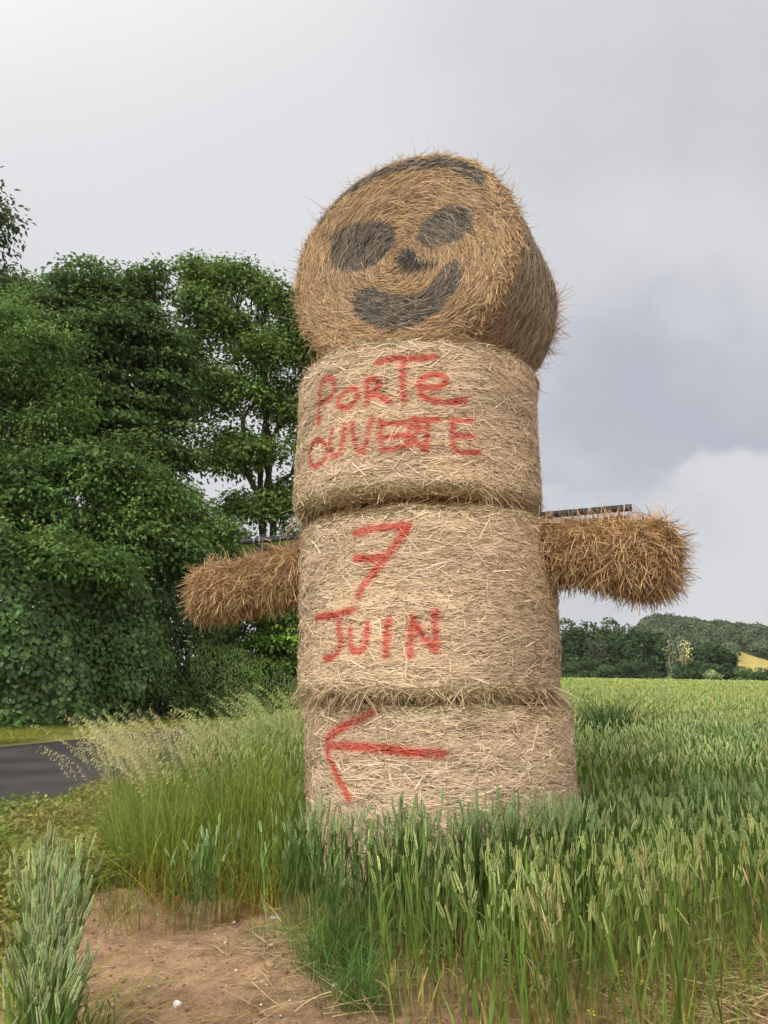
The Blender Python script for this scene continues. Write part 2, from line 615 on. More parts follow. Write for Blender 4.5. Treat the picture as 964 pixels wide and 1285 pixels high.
class Bale:
    """local frame: z is the bale's axis; M maps local to world"""
    def __init__(s, H, R, M, org, seed, rc=0.09, sag=0.0):
        s.H, s.R, s.M, s.org, s.seed, s.rc, s.sag = H, R, np.asarray(M, float), np.asarray(org, float), seed, rc, sag

    def world(s, P):
        return P @ s.M.T + s.org

    def dirw(s, D):
        return D @ s.M.T

    def body(s, nu=420, nk=120):
        pr = bale_profile(s.H, s.R, s.rc, nk)
        th = np.linspace(0, 2 * pi, nu, endpoint=False)
        r = pr[:, 0][:, None] * np.ones(nu)[None]
        P = np.stack([r * np.cos(th), r * np.sin(th), pr[:, 1][:, None] * np.ones(nu)], -1)
        q = P.reshape(-1, 3)
        dr = rad_noise(q, s.seed) + 0.012 * np.sin(q[:, 2] * 34 + 2 * sn(q, 2, s.seed + 9)) * 0.35
        rr = np.hypot(q[:, 0], q[:, 1])
        N = np.stack([q[:, 0] / np.maximum(rr, .01) * ss(rr, .3 * s.R, .9 * s.R), q[:, 1] / np.maximum(rr, .01) * ss(rr, .3 * s.R, .9 * s.R),
                      np.where(q[:, 2] > s.H / 2, 1, -1) * (1 - ss(rr, .8 * s.R, s.R))], -1)
        q = q + N * dr[:, None]
        idx = np.arange(len(q)).reshape(len(pr), nu)
        nx = np.roll(idx, -1, 1)
        F = np.stack([idx[:-1], nx[:-1], nx[1:], idx[1:]], -1).reshape(-1, 4)
        return q, F

    def side_points(s, n, r, z0=0.0, z1=1.0, th=None, bias=True):
        th = r.uniform(0, 2 * pi, n) if th is None else th
        z = r.uniform(z0, z1, n) * s.H
        # follow the soft corners
        e = np.clip(s.rc - z, 0, s.rc) + np.clip(z - (s.H - s.rc), 0, s.rc)
        rad = s.R - s.rc + np.sqrt(np.maximum(s.rc ** 2 - e ** 2, 0))
        P = np.stack([rad * np.cos(th), rad * np.sin(th), z], -1)
        tz = np.where(z < s.H / 2, -1, 1) * e / s.rc
        N = nrm(np.stack([np.cos(th) * np.sqrt(1 - tz ** 2 * 0.98), np.sin(th) * np.sqrt(1 - tz ** 2 * 0.98), tz], -1))
        P = P + N * rad_noise(P, s.seed)[:, None]
        return P, N, th, z


def straw_cols(n, r, pale=1.0, gold=0.0, dark=0.16):
    a = np.array([0.81, 0.655, 0.480])
    b = np.array([0.61, 0.465, 0.315])
    g = np.array([0.47, 0.290, 0.125])
    d = np.array([0.17, 0.110, 0.065])
    t = r.uniform(0, 1, (n, 1))
    c = (a * t + b * (1 - t)) * (1 - gold) + (g * (0.65 + 0.6 * t)) * gold
    k = r.uniform(0, 1, (n, 1)) < dark
    c = np.where(k, d * (0.8 + 0.6 * t), c)
    return c * pale * np.exp(r.normal(0, 0.16, (n, 1)))


def cloak(bale, n, r, cols, paint, z0=0.0, z1=1.0, lmin=0.05, lmax=0.17, w=0.0042, seg=4, spread=0.38, lift=0.012, cross=0.25):
    """straws lying round the side of a bale; returns arrays and the paint share of every straw"""
    P, N, th, z = bale.side_points(n, r, z0, z1)
    Tn = np.stack([-np.sin(th), np.cos(th), np.zeros(n)], -1)
    Bt = nrm(np.cross(N, Tn))
    a = r.normal(0, spread, n)
    wild = r.uniform(0, 1, n) < cross
    a = np.where(wild, r.uniform(-pi / 2, pi / 2, n), a)
    sg = np.where(r.uniform(0, 1, n) < .5, -1, 1)
    D = nrm(Tn * np.cos(a)[:, None] + Bt * np.sin(a)[:, None]) * sg[:, None]
    L = r.uniform(lmin, lmax, n)
    L = np.where(wild, L * 0.75, L)
    W = w * r.uniform(0.6, 1.35, n)
    # keep the straw on the curved side: sagitta along the tangent component
    ct = np.abs((D * Tn).sum(1))
    B = -N * ((L * ct) ** 2 / (2 * bale.R))[:, None] + N * r.normal(0.0, 0.004, n)[:, None] + r.normal(0, 0.006, (n, 3))
    P0 = P - D * (L / 2)[:, None] - N * ((L / 2 * ct) ** 2 / (2 * bale.R))[:, None] + N * (r.uniform(0.0, lift, n) ** 1.0)[:, None]
    D0 = nrm(D + N * ((L / 2 * ct) / bale.R)[:, None] + N * r.normal(0.0, 0.025, n)[:, None])
    return P0, D0, nrm(N + 0.25 * r.normal(size=(n, 3))), L, W, B


def write_strokes(bale_c, R, strokes):
    """pixel strokes -> list of (name, [polyline in (theta*R, z)])"""
    out = []
    for word, hw, lines in strokes:
        L = []
        for ln in lines:
            q = smooth_poly(ln)
            uv = []
            for px, py in q:
                th, z = cyl_hit(px, py, bale_c[0], bale_c[1], R)
                uv.append((th * R, z - bale_c[2]))
            L.append(np.array(uv))
        out.append((word, hw, L))
    return out


def c1(l):  return [(380 + x / 7.56, 430 + y / 7.56) for x, y in l]
def c2(l):  return [(480 + x / 7.415, 430 + y / 7.415) for x, y in l]
def c3(l):  return [(390 + x / 5.356, 640 + y / 5.356) for x, y in l]
def c4(l):  return [(390 + x / 5.356, 880 + y / 5.356) for x, y in l]


WORD_PORTE = [c1([(180, 570), (250, 530), (295, 480), (308, 400), (290, 345), (240, 345), (195, 380), (172, 460), (172, 520), (165, 600), (153, 700), (150, 780)]),
              c1([(440, 450), (375, 510), (340, 570), (380, 618), (450, 608), (508, 560), (530, 490), (500, 440), (440, 450)]),
              c1([(612, 375), (618, 480), (612, 590)]), c1([(612, 372), (680, 352), (722, 385), (705, 440), (640, 492), (730, 505), (790, 540), (840, 568)]),
              c2([(-48, 200), (40, 170), (140, 150), (300, 148), (490, 140)]), c2([(207, 160), (196, 300), (190, 420), (206, 545)]),
              c2([(392, 420), (480, 432), (555, 405), (588, 350), (520, 300), (440, 300), (370, 340), (340, 410), (370, 490), (450, 540), (560, 562), (660, 562), (755, 540)])]
WORD_OUVERTE = [c1([(150, 920), (92, 990), (72, 1080), (110, 1168), (180, 1150), (232, 1080), (232, 990), (190, 930), (150, 920)]),
                c1([(292, 820), (276, 900), (275, 1010), (305, 1080), (350, 1068), (385, 980), (398, 880), (402, 780)]),
                c1([(482, 770), (480, 870), (510, 980), (548, 1058)]), c1([(548, 1058), (590, 990), (630, 860), (662, 712)]),
                c1([(735, 760), (735, 880), (745, 1000)]), c2([(-20, 738), (100, 755), (230, 735)]), c2([(-20, 888), (80, 880), (200, 860)]),
                c2([(-18, 988), (100, 985), (270, 950)]),
                c2([(252, 770), (240, 860), (250, 935)]), c2([(252, 772), (325, 770), (340, 812), (290, 878), (340, 945), (400, 1000)]),
                c2([(268, 712), (400, 725), (530, 716)]), c2([(422, 740), (415, 860), (410, 1000)]),
                c2([(645, 715), (652, 850), (665, 970), (720, 1020), (800, 1028), (895, 1024)]), c2([(640, 718), (740, 738), (825, 728)]),
                c2([(668, 865), (760, 877), (850, 880)])]
WORD_7 = [c3([(290, 155), (450, 117), (655, 110)]), c3([(655, 112), (600, 185), (520, 290), (430, 400), (355, 490), (310, 575)]), c3([(290, 325), (400, 322), (510, 305)])]
WORD_JUIN = [c3([(35, 725), (150, 705), (280, 668)]), c3([(165, 712), (185, 820), (185, 925), (150, 985), (85, 1000)]),
             c3([(260, 798), (255, 885), (290, 950), (345, 938), (370, 860), (375, 770)]), c3([(515, 740), (510, 860), (505, 980)]),
             c3([(682, 722), (672, 850), (665, 975)]), c3([(684, 740), (760, 858), (840, 940)]), c3([(835, 690), (835, 800), (842, 940)])]
ARROW = [c4([(425, 68), (310, 130), (200, 190), (125, 260), (118, 335), (155, 440), (200, 530), (265, 648)]), c4([(125, 297), (300, 305), (500, 320), (700, 343), (885, 350)])]


def paint_fn(items, seed):
    """items: (name, half width, polylines) -> function(uv) -> (amount, index)"""
    def f(uv):
        best = np.zeros(len(uv)); which = np.full(len(uv), -1)
        P3 = np.concatenate([uv, np.zeros((len(uv), 1))], 1)
        j = 0.0035 * sn(P3, 90, seed) + 0.0025 * sn(P3, 260, seed + 1)
        for i, (nm, hw, L) in enumerate(items):
            d = np.full(len(uv), 9.0)
            for ln in L:
                lo, hi = ln.min(0) - 3 * hw, ln.max(0) + 3 * hw
                k = ((uv > lo) & (uv < hi)).all(1)
                if k.any():
                    d[k] = np.minimum(d[k], seg_dist(uv[k], ln))
            a = (1 - ss(d + j, hw * 0.75, hw * 1.6)) * (.93 + .07 * sn(P3, 30, seed + 2))
            a = np.maximum(a, .22 * (1 - ss(d, hw, hw * 2.9)))
            which = np.where(a > best, i, which)
            best = np.maximum(best, a)
        return best, which
    return f


BALES = [dict(c=(0.373, 5.30, 0.0), H=1.195, R=0.875, words=[('painted_arrow', 0.0215, ARROW, 'red spray painted arrow pointing left')], seed=21),
         dict(c=(0.300, 5.30, 1.205), H=1.175, R=0.868, words=[('painted_numeral', 0.020, WORD_7, 'red spray painted number 7'),
              ('painted_word', 0.018, WORD_JUIN, 'red spray painted word JUIN')], seed=31),
         dict(c=(0.250, 5.32, 2.43), H=1.06, R=0.862, words=[('painted_word', 0.0165, WORD_PORTE, 'red spray painted word PORTE'),
              ('painted_word', 0.0140, WORD_OUVERTE, 'red spray painted word OUVERTE')], seed=41)]
BLABEL = ['bottom straw bale with a red arrow pointing left, standing in the wheat',
          'middle straw bale painted with the red number 7 and the word JUIN',
          'upper straw bale painted with the red words PORTE OUVERTE, under the smiling head']
NSTRAW = 52000

for bi, bd in enumerate(BALES):
    r = np.random.default_rng(bd['seed'])
    c = np.array(bd['c']); H, R = bd['H'], bd['R']
    bl = Bale(H, R, np.eye(3), c, bd['seed'], rc=(0.10, 0.10, 0.11)[bi])
    items = [(a[0], a[1], b[2]) for a, b in zip(bd['words'], write_strokes(c, R, [(w_[0], w_[1], w_[2]) for w_ in bd['words']]))]
    pf = paint_fn(items, bd['seed'] + 5)
    root = thing('straw_bale', c, BLABEL[bi], 'straw bale', 'round straw bales stacked as the body of the figure')

    def uv_of(P):      # local points -> (theta R, z), theta continuous over the front
        th = np.arctan2(P[:, 1], P[:, 0])
        return np.stack([th * R, P[:, 2]], -1)

    # packed body
    V, F = bl.body()
    C = np.array([.50, .375, .25]) * np.ones((len(V), 3)) * (1 + 0.16 * sn(V * np.array([1, 1, 4]), 7, 5)[:, None])
    front = V[:, 1] < 0.2
    am = np.zeros(len(V))
    am[front] = pf(uv_of(V[front]))[0]
    C = C * (1 - 0.9 * am[:, None]) + RED * 0.75 * 0.9 * am[:, None]
    Acc().add(bl.world(V), F, C).obj('packed_straw', M_BALE, root, c, smooth=True)

    # net wrapped straws round the side
    n = NSTRAW
    P0, D0, N0, L, W, B = cloak(bl, n, r, None, pf, w=.0033, spread=.27, cross=.20, lift=.009)
    mid = P0 + D0 * (L / 2)[:, None]
    zone = sn(mid * np.array([1, 1, 2.2]), 4.0, bd['seed'] + 3) + .7 * sn(mid * np.array([.35, .35, 1]), 30, bd['seed'] + 8)
    cols = straw_cols(n, r, 1.0, 0.06, 0.09) * (1 + 0.10 * zone[:, None])
    # bleached and greenish bands where the twine bites near the rims
    zb = mid[:, 2] / H
    edge = np.maximum(ss(-zb, -0.13, -0.02), ss(zb, 0.90, 0.99))
    gcol_ = np.array([0.30, 0.265, 0.125])
    gk = (r.uniform(0, 1, n) < edge * 0.65)
    cols = np.where(gk[:, None], gcol_ * r.uniform(0.7, 1.3, (n, 1)), cols)
    fr = mid[:, 1] < 0.25
    share = np.zeros(n); wh = np.full(n, -1)
    a_, w_ = pf(uv_of(mid[fr]))
    share[fr], wh[fr] = a_, w_
    pj = r.uniform(0.72, 1.0, n)

    def paint_cols(seln, k):
        def g(Pv, Cv):
            fr = Pv[:, 1] < 0.25
            am = np.zeros(len(Pv)); am[fr] = pf(uv_of(Pv[fr]))[0]
            j = np.repeat(pj[seln], k)
            am = (am * j)[:, None]
            lum = np.clip(Cv.mean(1, keepdims=True) / 0.36, 0.45, 1.5)
            return Cv * (1 - am) + RED * lum * am
        return g
    groups = [(i, (wh == i) & (share > 0.5)) for i in range(len(items))]
    rest = ~np.any([g for _, g in groups], axis=0)
    seg = 4
    for i, msk in groups:
        ii = np.where(msk)[0]
        V_, F_, C_ = ribbons(P0[ii], D0[ii], N0[ii], L[ii], W[ii], B[ii], seg, 0.8, cols[ii], paint_cols(ii, (seg + 1) * 2))
        o = Acc().add(bl.world(V_), F_, C_).obj(items[i][0], M_STRAW, root, c)
        tag(o, bd['words'][i][3])
    ii = np.where(rest)[0]
    V_, F_, C_ = ribbons(P0[ii], D0[ii], N0[ii], L[ii], W[ii], B[ii], seg, 0.8, cols[ii], paint_cols(ii, (seg + 1) * 2))
    Acc().add(bl.world(V_), F_, C_).obj('wrapped_straw', M_STRAW, root, c)

    a = Acc()
    for n2, ww, l0, l1, pl, dk, zlift in ((1900, .0056, .07, .20, 1.10, 0.0, .014), (2600, .0060, .03, .08, .42, 0.0, .008)):  # pale loose straws, then dark short strands painting in shaded crevices
        P0, D0, N0, L, W, B = cloak(bl, n2, r, None, pf, w=ww, spread=.5, cross=.35, lift=zlift, lmin=l0, lmax=l1)
        cs_ = straw_cols(n2, r, pl, .05, dk)
        pj = r.uniform(0.78, 1.0, n2)
        V_, F_, C_ = ribbons(P0, D0, N0, L, W, B, 4, .7, cs_, paint_cols(np.arange(n2), 10))
        a.add(bl.world(V_), F_, C_)
    a.obj('loose_straw_and_crevice_shade', M_STRAW, root, c)

    # ragged fringe: stray ends all over, thick along both rims
    fr_ = Acc()
    specs = [(700, 0.0, 1.0, 0.03, 0.09, 0.75), (3600 if bi == 1 else 1500, 0.0, 0.09, 0.05, 0.17, 0.9), (1500, 0.93, 1.0, 0.05, 0.14, 0.7)]
    for (n, z0, z1, l0, l1, outw) in specs:
        P, N, th, z = bl.side_points(n, r, z0, z1)
        Tn = np.stack([-np.sin(th), np.cos(th), np.zeros(n)], -1)
        clump = ss(sn(P, 7, bd['seed'] + 40), -0.6, 0.9)
        D = nrm(Tn * r.normal(0, 1.0, (n, 1)) + N * np.abs(r.normal(0, 0.42, (n, 1))) * outw + r.normal(0, 0.35, (n, 3)) + np.array([0, 0, -0.25]))
        if z1 < 0.2 and bi == 1:
            D = nrm(D + N * 0.40 * clump[:, None] + np.array([0, 0, -0.3]))
        Lf = r.uniform(l0, l1, n) * (0.5 + 0.8 * clump)
        Bf = np.array([0, 0, -1.0]) * (Lf * r.uniform(0.0, 0.35, n))[:, None] + r.normal(0, 0.01, (n, 3))
        cf = straw_cols(n, r, 0.95, 0.35, 0.22)
        if z1 < 0.2:
            cf = np.where(r.uniform(0, 1, (n, 1)) < 0.3, np.array([0.25, 0.22, 0.10]), cf)
        V_, F_, C_ = ribbons(P - N * 0.01, D, nrm(N + 0.5 * r.normal(size=(n, 3))), Lf, 0.0036 * r.uniform(0.6, 1.4, n), Bf, 4, 0.5, cf)
        fr_.add(bl.world(V_), F_, C_)
    fr_.obj('straw_fringe', M_STRAW, root, c)
    # straw ends seen on the flat top rim
    n = 5000
    rad = R * np.sqrt(r.uniform(0.45, 0.99, n)); th = r.uniform(0, 2 * pi, n)
    P = np.stack([rad * np.cos(th), rad * np.sin(th), np.full(n, H + 0.004) - 0.05 * ss(rad / R, 0.92, 1.0)], -1)
    D = nrm(np.stack([-np.sin(th), np.cos(th), 0.05 * np.ones(n)], -1) + r.normal(0, 0.4, (n, 3)) * np.array([1, 1, .4]))
    V_, F_, C_ = ribbons(P, D, np.tile([0, 0, 1.0], (n, 1)) + .3 * r.normal(size=(n, 3)), r.uniform(.05, .14, n), np.full(n, .004), r.normal(0, .008, (n, 3)), 3, .6, straw_cols(n, r, .9, .6, .2))
    Acc().add(bl.world(V_), F_, C_).obj('straw_end', M_STRAW, root, c)

# ------------------------------------------------------------------ the head: a bale lying on its side
ax_z = nrm(np.array([-0.435, -0.90, 0.02]))
ax_x = nrm(np.cross(np.array([0, 0, 1.0]), -ax_z)) * -1
ax_x = nrm(np.cross(np.array([0, 0, 1.0]), ax_z))
ax_y = np.cross(ax_z, ax_x)
HSQ = 0.955                                   # the lying bale has sagged a little
HM = np.stack([ax_x, ax_y * HSQ, ax_z], 1)          # columns = local axes
HR, HH = 0.875, 1.20
face_c = at(499, 325, 4.86)
h_org = face_c - ax_z * HH
hb = Bale(HH, HR, HM, h_org, 61, rc=0.10)
base_pt = np.array([h_org[0] + ax_z[0] * HH / 2, h_org[1] + ax_z[1] * HH / 2, h_org[2] - HR])
head = thing('head_bale', base_pt, 'top straw bale lying on its side, its end painted as a grey smiling face', 'straw bale')


def face_uv(px, py):
    d = ray(px, py)
    o = np.array([0, 0, EYE])
    t = ((face_c - o) @ ax_z) / (d @ ax_z)
    p = o + d * t - face_c
    return np.array([p @ ax_x, p @ ax_y / HSQ])


def f5(l):  return np.array([face_uv(400 + x / 4.59, 240 + y / 4.59) for x, y in l])
def f1(l):  return np.array([face_uv(350 + x / 2.605, 180 + y / 2.605) for x, y in l])


FEATURES = [('painted_eye', smooth_poly(f5([(80, 330), (95, 260), (190, 205), (300, 185), (400, 200), (442, 250), (430, 320), (370, 390), (270, 450), (160, 460), (90, 430), (80, 330)])), 'poly',
             'large grey painted eye, slanting oval'),
            ('painted_eye', smooth_poly(f5([(565, 265), (615, 165), (700, 105), (790, 88), (860, 120), (887, 190), (840, 260), (740, 312), (640, 325), (565, 265)])), 'poly',
             'smaller grey painted eye, pointed towards the nose'),
            ('painted_nose', smooth_poly(f5([(465, 400), (490, 350), (550, 358), (585, 410), (700, 428), (580, 458), (500, 470), (465, 400)])), 'poly', 'small black painted nose'),
            ('painted_mouth', smooth_poly(f5([(205, 600), (290, 565), (400, 600), (520, 615), (620, 580), (700, 490), (745, 430), (822, 415), (828, 500), (780, 600), (700, 700), (580, 765), (420, 805), (300, 770), (215, 700), (205, 600)])), 'poly',
             'grey painted smiling mouth'),
            ('painted_hair', smooth_poly(f1([(110, 265), (158, 215), (215, 168), (290, 118), (350, 92), (420, 72), (500, 62), (560, 70), (620, 92), (660, 122)])), 'line', 'thin grey painted hairline')]


def face_amt(uv):
    best = np.zeros(len(uv)); which = np.full(len(uv), -1)
    P3 = np.concatenate([uv, np.zeros((len(uv), 1))], 1)
    j = 0.006 * sn(P3, 60, 5) + 0.004 * sn(P3, 180, 6)
    for i, (nm, pl, kd, _) in enumerate(FEATURES):
        d = seg_dist(uv, pl)
        if kd == 'poly':
            d = np.where(inside(uv, pl), -d, d) - (0.004 if nm == 'painted_nose' else 0.002)
            a = 1 - ss(d + j, -0.012, 0.022)
        else:
            a = 1 - ss(d + 3 * j, 0.026, 0.055)
        which = np.where(a > best, i, which)
        best = np.maximum(best, a)
    return best, which


r = np.random.default_rng(62)
V, F = hb.body()
gold_dark = np.array([0.20, 0.115, 0.045])
side_c = np.array([0.30, 0.215, 0.125])
onface = ss(V[:, 2], HH - 0.10, HH - 0.02)[:, None]
C = gold_dark * onface + side_c * (1 - onface)
am = np.zeros(len(V)); k = V[:, 2] > HH - 0.08
am[k] = face_amt(V[k, :2])[0]
C = C * (1 - am[:, None] * .95) + GREY * 0.45 * am[:, None] * .95
Acc().add(hb.world(V), F, C).obj('packed_straw', M_ENDS, head, base_pt, smooth=True)
# side straws
n = 20000
P0, D0, N0, L, W, B = cloak(hb, n, r, None, None, 0.0, 1.0, spread=0.22, cross=0.12, lift=0.010)
V_, F_, C_ = ribbons(P0, D0, N0, L, W, B, 4, .8, straw_cols(n, r, .62, .0, .25) * np.array([.95, 1.0, 1.05]))
Acc().add(hb.world(V_), F_, C_).obj('wrapped_straw', M_STRAW, head, base_pt)
# the rolled end: long straws following the spiral
n = 40000
rad = HR * np.sqrt(r.uniform(0.0, 1.0, n)) * 0.995
th = r.uniform(0, 2 * pi, n)
dome = lambda rr: 0.0 - 0.10 * (1 - np.sqrt(np.clip(1 - (np.clip(rr - (HR - 0.10), 0, 0.0999) / 0.10) ** 2, 0, 1)))
P = np.stack([rad * np.cos(th), rad * np.sin(th), HH + dome(rad)], -1)
P[:, 2] += rad_noise(P, 61) * (1 - ss(rad, .8 * HR, HR)) + 0.003
Tn = np.stack([-np.sin(th), np.cos(th), np.zeros(n)], -1)
Rd = np.stack([np.cos(th), np.sin(th), np.zeros(n)], -1)
Nz = nrm(Rd * ss(rad, HR - .12, HR)[:, None] + np.array([0, 0, 1.0]))
# swirl: straws run round the axis, slightly inward, in laid-over bundles
lay = 0.55 * sn(P * 1.0, 5.5, 70)
al = r.normal(0, 0.30, n) + lay * 0.6 + np.where(r.uniform(0, 1, n) < 0.10, r.uniform(-1.4, 1.4, n), 0)
sg = np.where(r.uniform(0, 1, n) < 0.72, 1, -1)
D = nrm((Tn * np.cos(al)[:, None] + Rd * np.sin(al)[:, None]) * sg[:, None] + Nz * r.uniform(0.0, 0.22, n)[:, None])
L = r.uniform(0.07, 0.26, n) * (0.55 + 0.45 * ss(rad, 0.1, 0.5))
B = -Rd * ((L * np.cos(al)) ** 2 / (2 * np.maximum(rad, 0.12)))[:, None] + r.normal(0, 0.007, (n, 3)) - Nz * (0.10 * L)[:, None]
W = 0.0042 * r.uniform(0.6, 1.4, n)
P0 = P - D * (L * 0.4)[:, None] + Nz * r.uniform(0, 0.016, n)[:, None]
cols = straw_cols(n, r, 0.95, 0.78, 0.27) * (1 + 0.16 * sn(P, 5, 71)[:, None])
am, wh = face_amt((P0 + D * (L * 0.5)[:, None])[:, :2])
gj = r.uniform(0.8, 1.0, n)
hl = r.uniform(0, 1, n) < 0.11           # a few straws the paint missed


def gpaint(sel, k):
    def g(Pv, Cv):
        a, _ = face_amt(Pv[:, :2])
        a = (a * np.repeat(np.where(hl[sel], 0.25, gj[sel]), k))[:, None]
        lum = np.clip((Cv.mean(1, keepdims=True) / 0.24) ** 1.6, 0.3, 3.0)
        return Cv * (1 - a) + GREY * lum * a
    return g


left = np.ones(n, bool)
for i, (nm, pl, kd, lb) in enumerate(FEATURES):
    ii = np.where((wh == i) & (am > 0.5))[0]
    left[ii] = False
    V_, F_, C_ = ribbons(P0[ii], D[ii], nrm(Nz[ii] + .35 * r.normal(size=(len(ii), 3))), L[ii] * 0.8, W[ii], B[ii] * .7, 4, .7, cols[ii], gpaint(ii, 10))
    if nm == 'painted_nose':
        C_ = C_ * 0.30
    tag(Acc().add(hb.world(V_), F_, C_).obj(nm, M_STRAW, head, base_pt), lb)
ii = np.where(left)[0]
V_, F_, C_ = ribbons(P0[ii], D[ii], nrm(Nz[ii] + .35 * r.normal(size=(len(ii), 3))), L[ii], W[ii], B[ii], 4, .7, cols[ii], gpaint(ii, 10))
Acc().add(hb.world(V_), F_, C_).obj('straw_end', M_STRAW, head, base_pt)
# fringe of the head: both rims, stray stalks, the torn rear rim
fr_ = Acc()
for (n, z0, z1, l0, l1, outw, th) in [(1700, .93, 1.0, .05, .15, .35, None), (1500, 0.0, .07, .05, .15, .9, None), (300, 0, 1, .03, .10, 1.2, None),
                                      (60, .9, 1.0, .14, .24, 2.0, None), (520, 0.0, .14, .06, .20, .7, r.normal(-0.25, 0.16, 520))]:
    P, N, th, z = hb.side_points(n, r, z0, z1, th)
    Tn = np.stack([-np.sin(th), np.cos(th), np.zeros(n)], -1)
    D = nrm(Tn * r.normal(0.4, 1.0, (n, 1)) + N * np.abs(r.normal(0, 0.5, (n, 1))) * outw + r.normal(0, 0.3, (n, 3)))
    Lf = r.uniform(l0, l1, n)
    V_, F_, C_ = ribbons(P - N * .01, D, nrm(N + .6 * r.normal(size=(n, 3))), Lf, .0034 * r.uniform(.6, 1.4, n), r.normal(0, .02, (n, 3)), 4, .4, straw_cols(n, r, .85, .6 if z1 > .9 else .3, .25))
    fr_.add(hb.world(V_), F_, C_)
fr_.obj('straw_fringe', M_STRAW, head, base_pt)

# ------------------------------------------------------------------ the rail laid through the seam and the two arms
pA, pB = at(303, 676, 5.93), at(793, 637, 4.73)
pA[2] = 2.405; pB[2] = 2.405 + 0.005
rail = thing('metal_rail', (pA + pB) / 2, 'black metal ladder rail laid between the upper and middle bales, carrying both arms', 'rail')
ax = nrm(pB - pA); ay = nrm(np.cross([0, 0, 1.0], ax)); az = np.cross(ax, ay)
ln = np.linalg.norm(pB - pA)
r = np.random.default_rng(5)
for off, zo, cut in ((-0.0, 0.0, 0.0), (0.20, -0.03, 0.04)):
    a = Acc()
    ns = 230
    for q in range(ns):        # speckled, flaking paint: short stretches of bar, butted end to end
        t0, t1 = q / ns, (q + 1) / ns
        cc_ = pA + ax * (ln - cut) * (t0 + t1) / 2 + ay * off + az * zo
        g = r.choice([0.015, 0.02, 0.03, 0.08, 0.25], p=[.4, .25, .2, .09, .06])
        add_box(a, cc_, (ax, ay, az), ((ln - cut) / ns / 2, 0.012, 0.021), (g, g, g * 1.02))
    a.obj('bar', M_METAL, rail, (pA + pB) / 2)
for tt in (0.03, 0.2, 0.82, 0.97):
    a = Acc()
    add_tube(a, [pA + ax * ln * tt + ay * 0.012 + az * -0.0, pA + ax * ln * tt + ay * 0.19 + az * -0.03], 0.009, 6, (.03, .03, .03))
    a.obj('rung', M_METAL, rail, (pA + pB) / 2)
a = Acc()
e0 = pB - ax * 0.02
e1 = at(850, 662, 4.66)
add_tube(a, [e0, (e0 + e1) / 2 - az * .01, e1], 0.0022, 4, (.35, .32, .26))
a.obj('tie_string', M_STRAW, rail, (pA + pB) / 2)
a = Acc()      # pale torn strip of net wrap draped on the rail, over the arm on the road side
n_ = 30
for q in range(n_):
    P = pA + ax * (0.05 + 0.42 * q / n_) + np.array([[0, 0, 0.022]])
    D = nrm(np.array([[ax[0] + r.normal(0, .2), ax[1] + r.normal(0, .2), r.normal(0, .12)]]))
    V_, F_, C_ = ribbons(P, D, np.array([[0.1, -.5, 1.0]]), np.array([.12]), np.array([r.uniform(.006, .016)]), r.normal(0, .015, (1, 3)), 4, .7, np.full((1, 3), r.uniform(.3, .62)))
    a.add(V_, F_, C_)
a.obj('net_strip', M_STRAW, rail, (pA + pB) / 2)


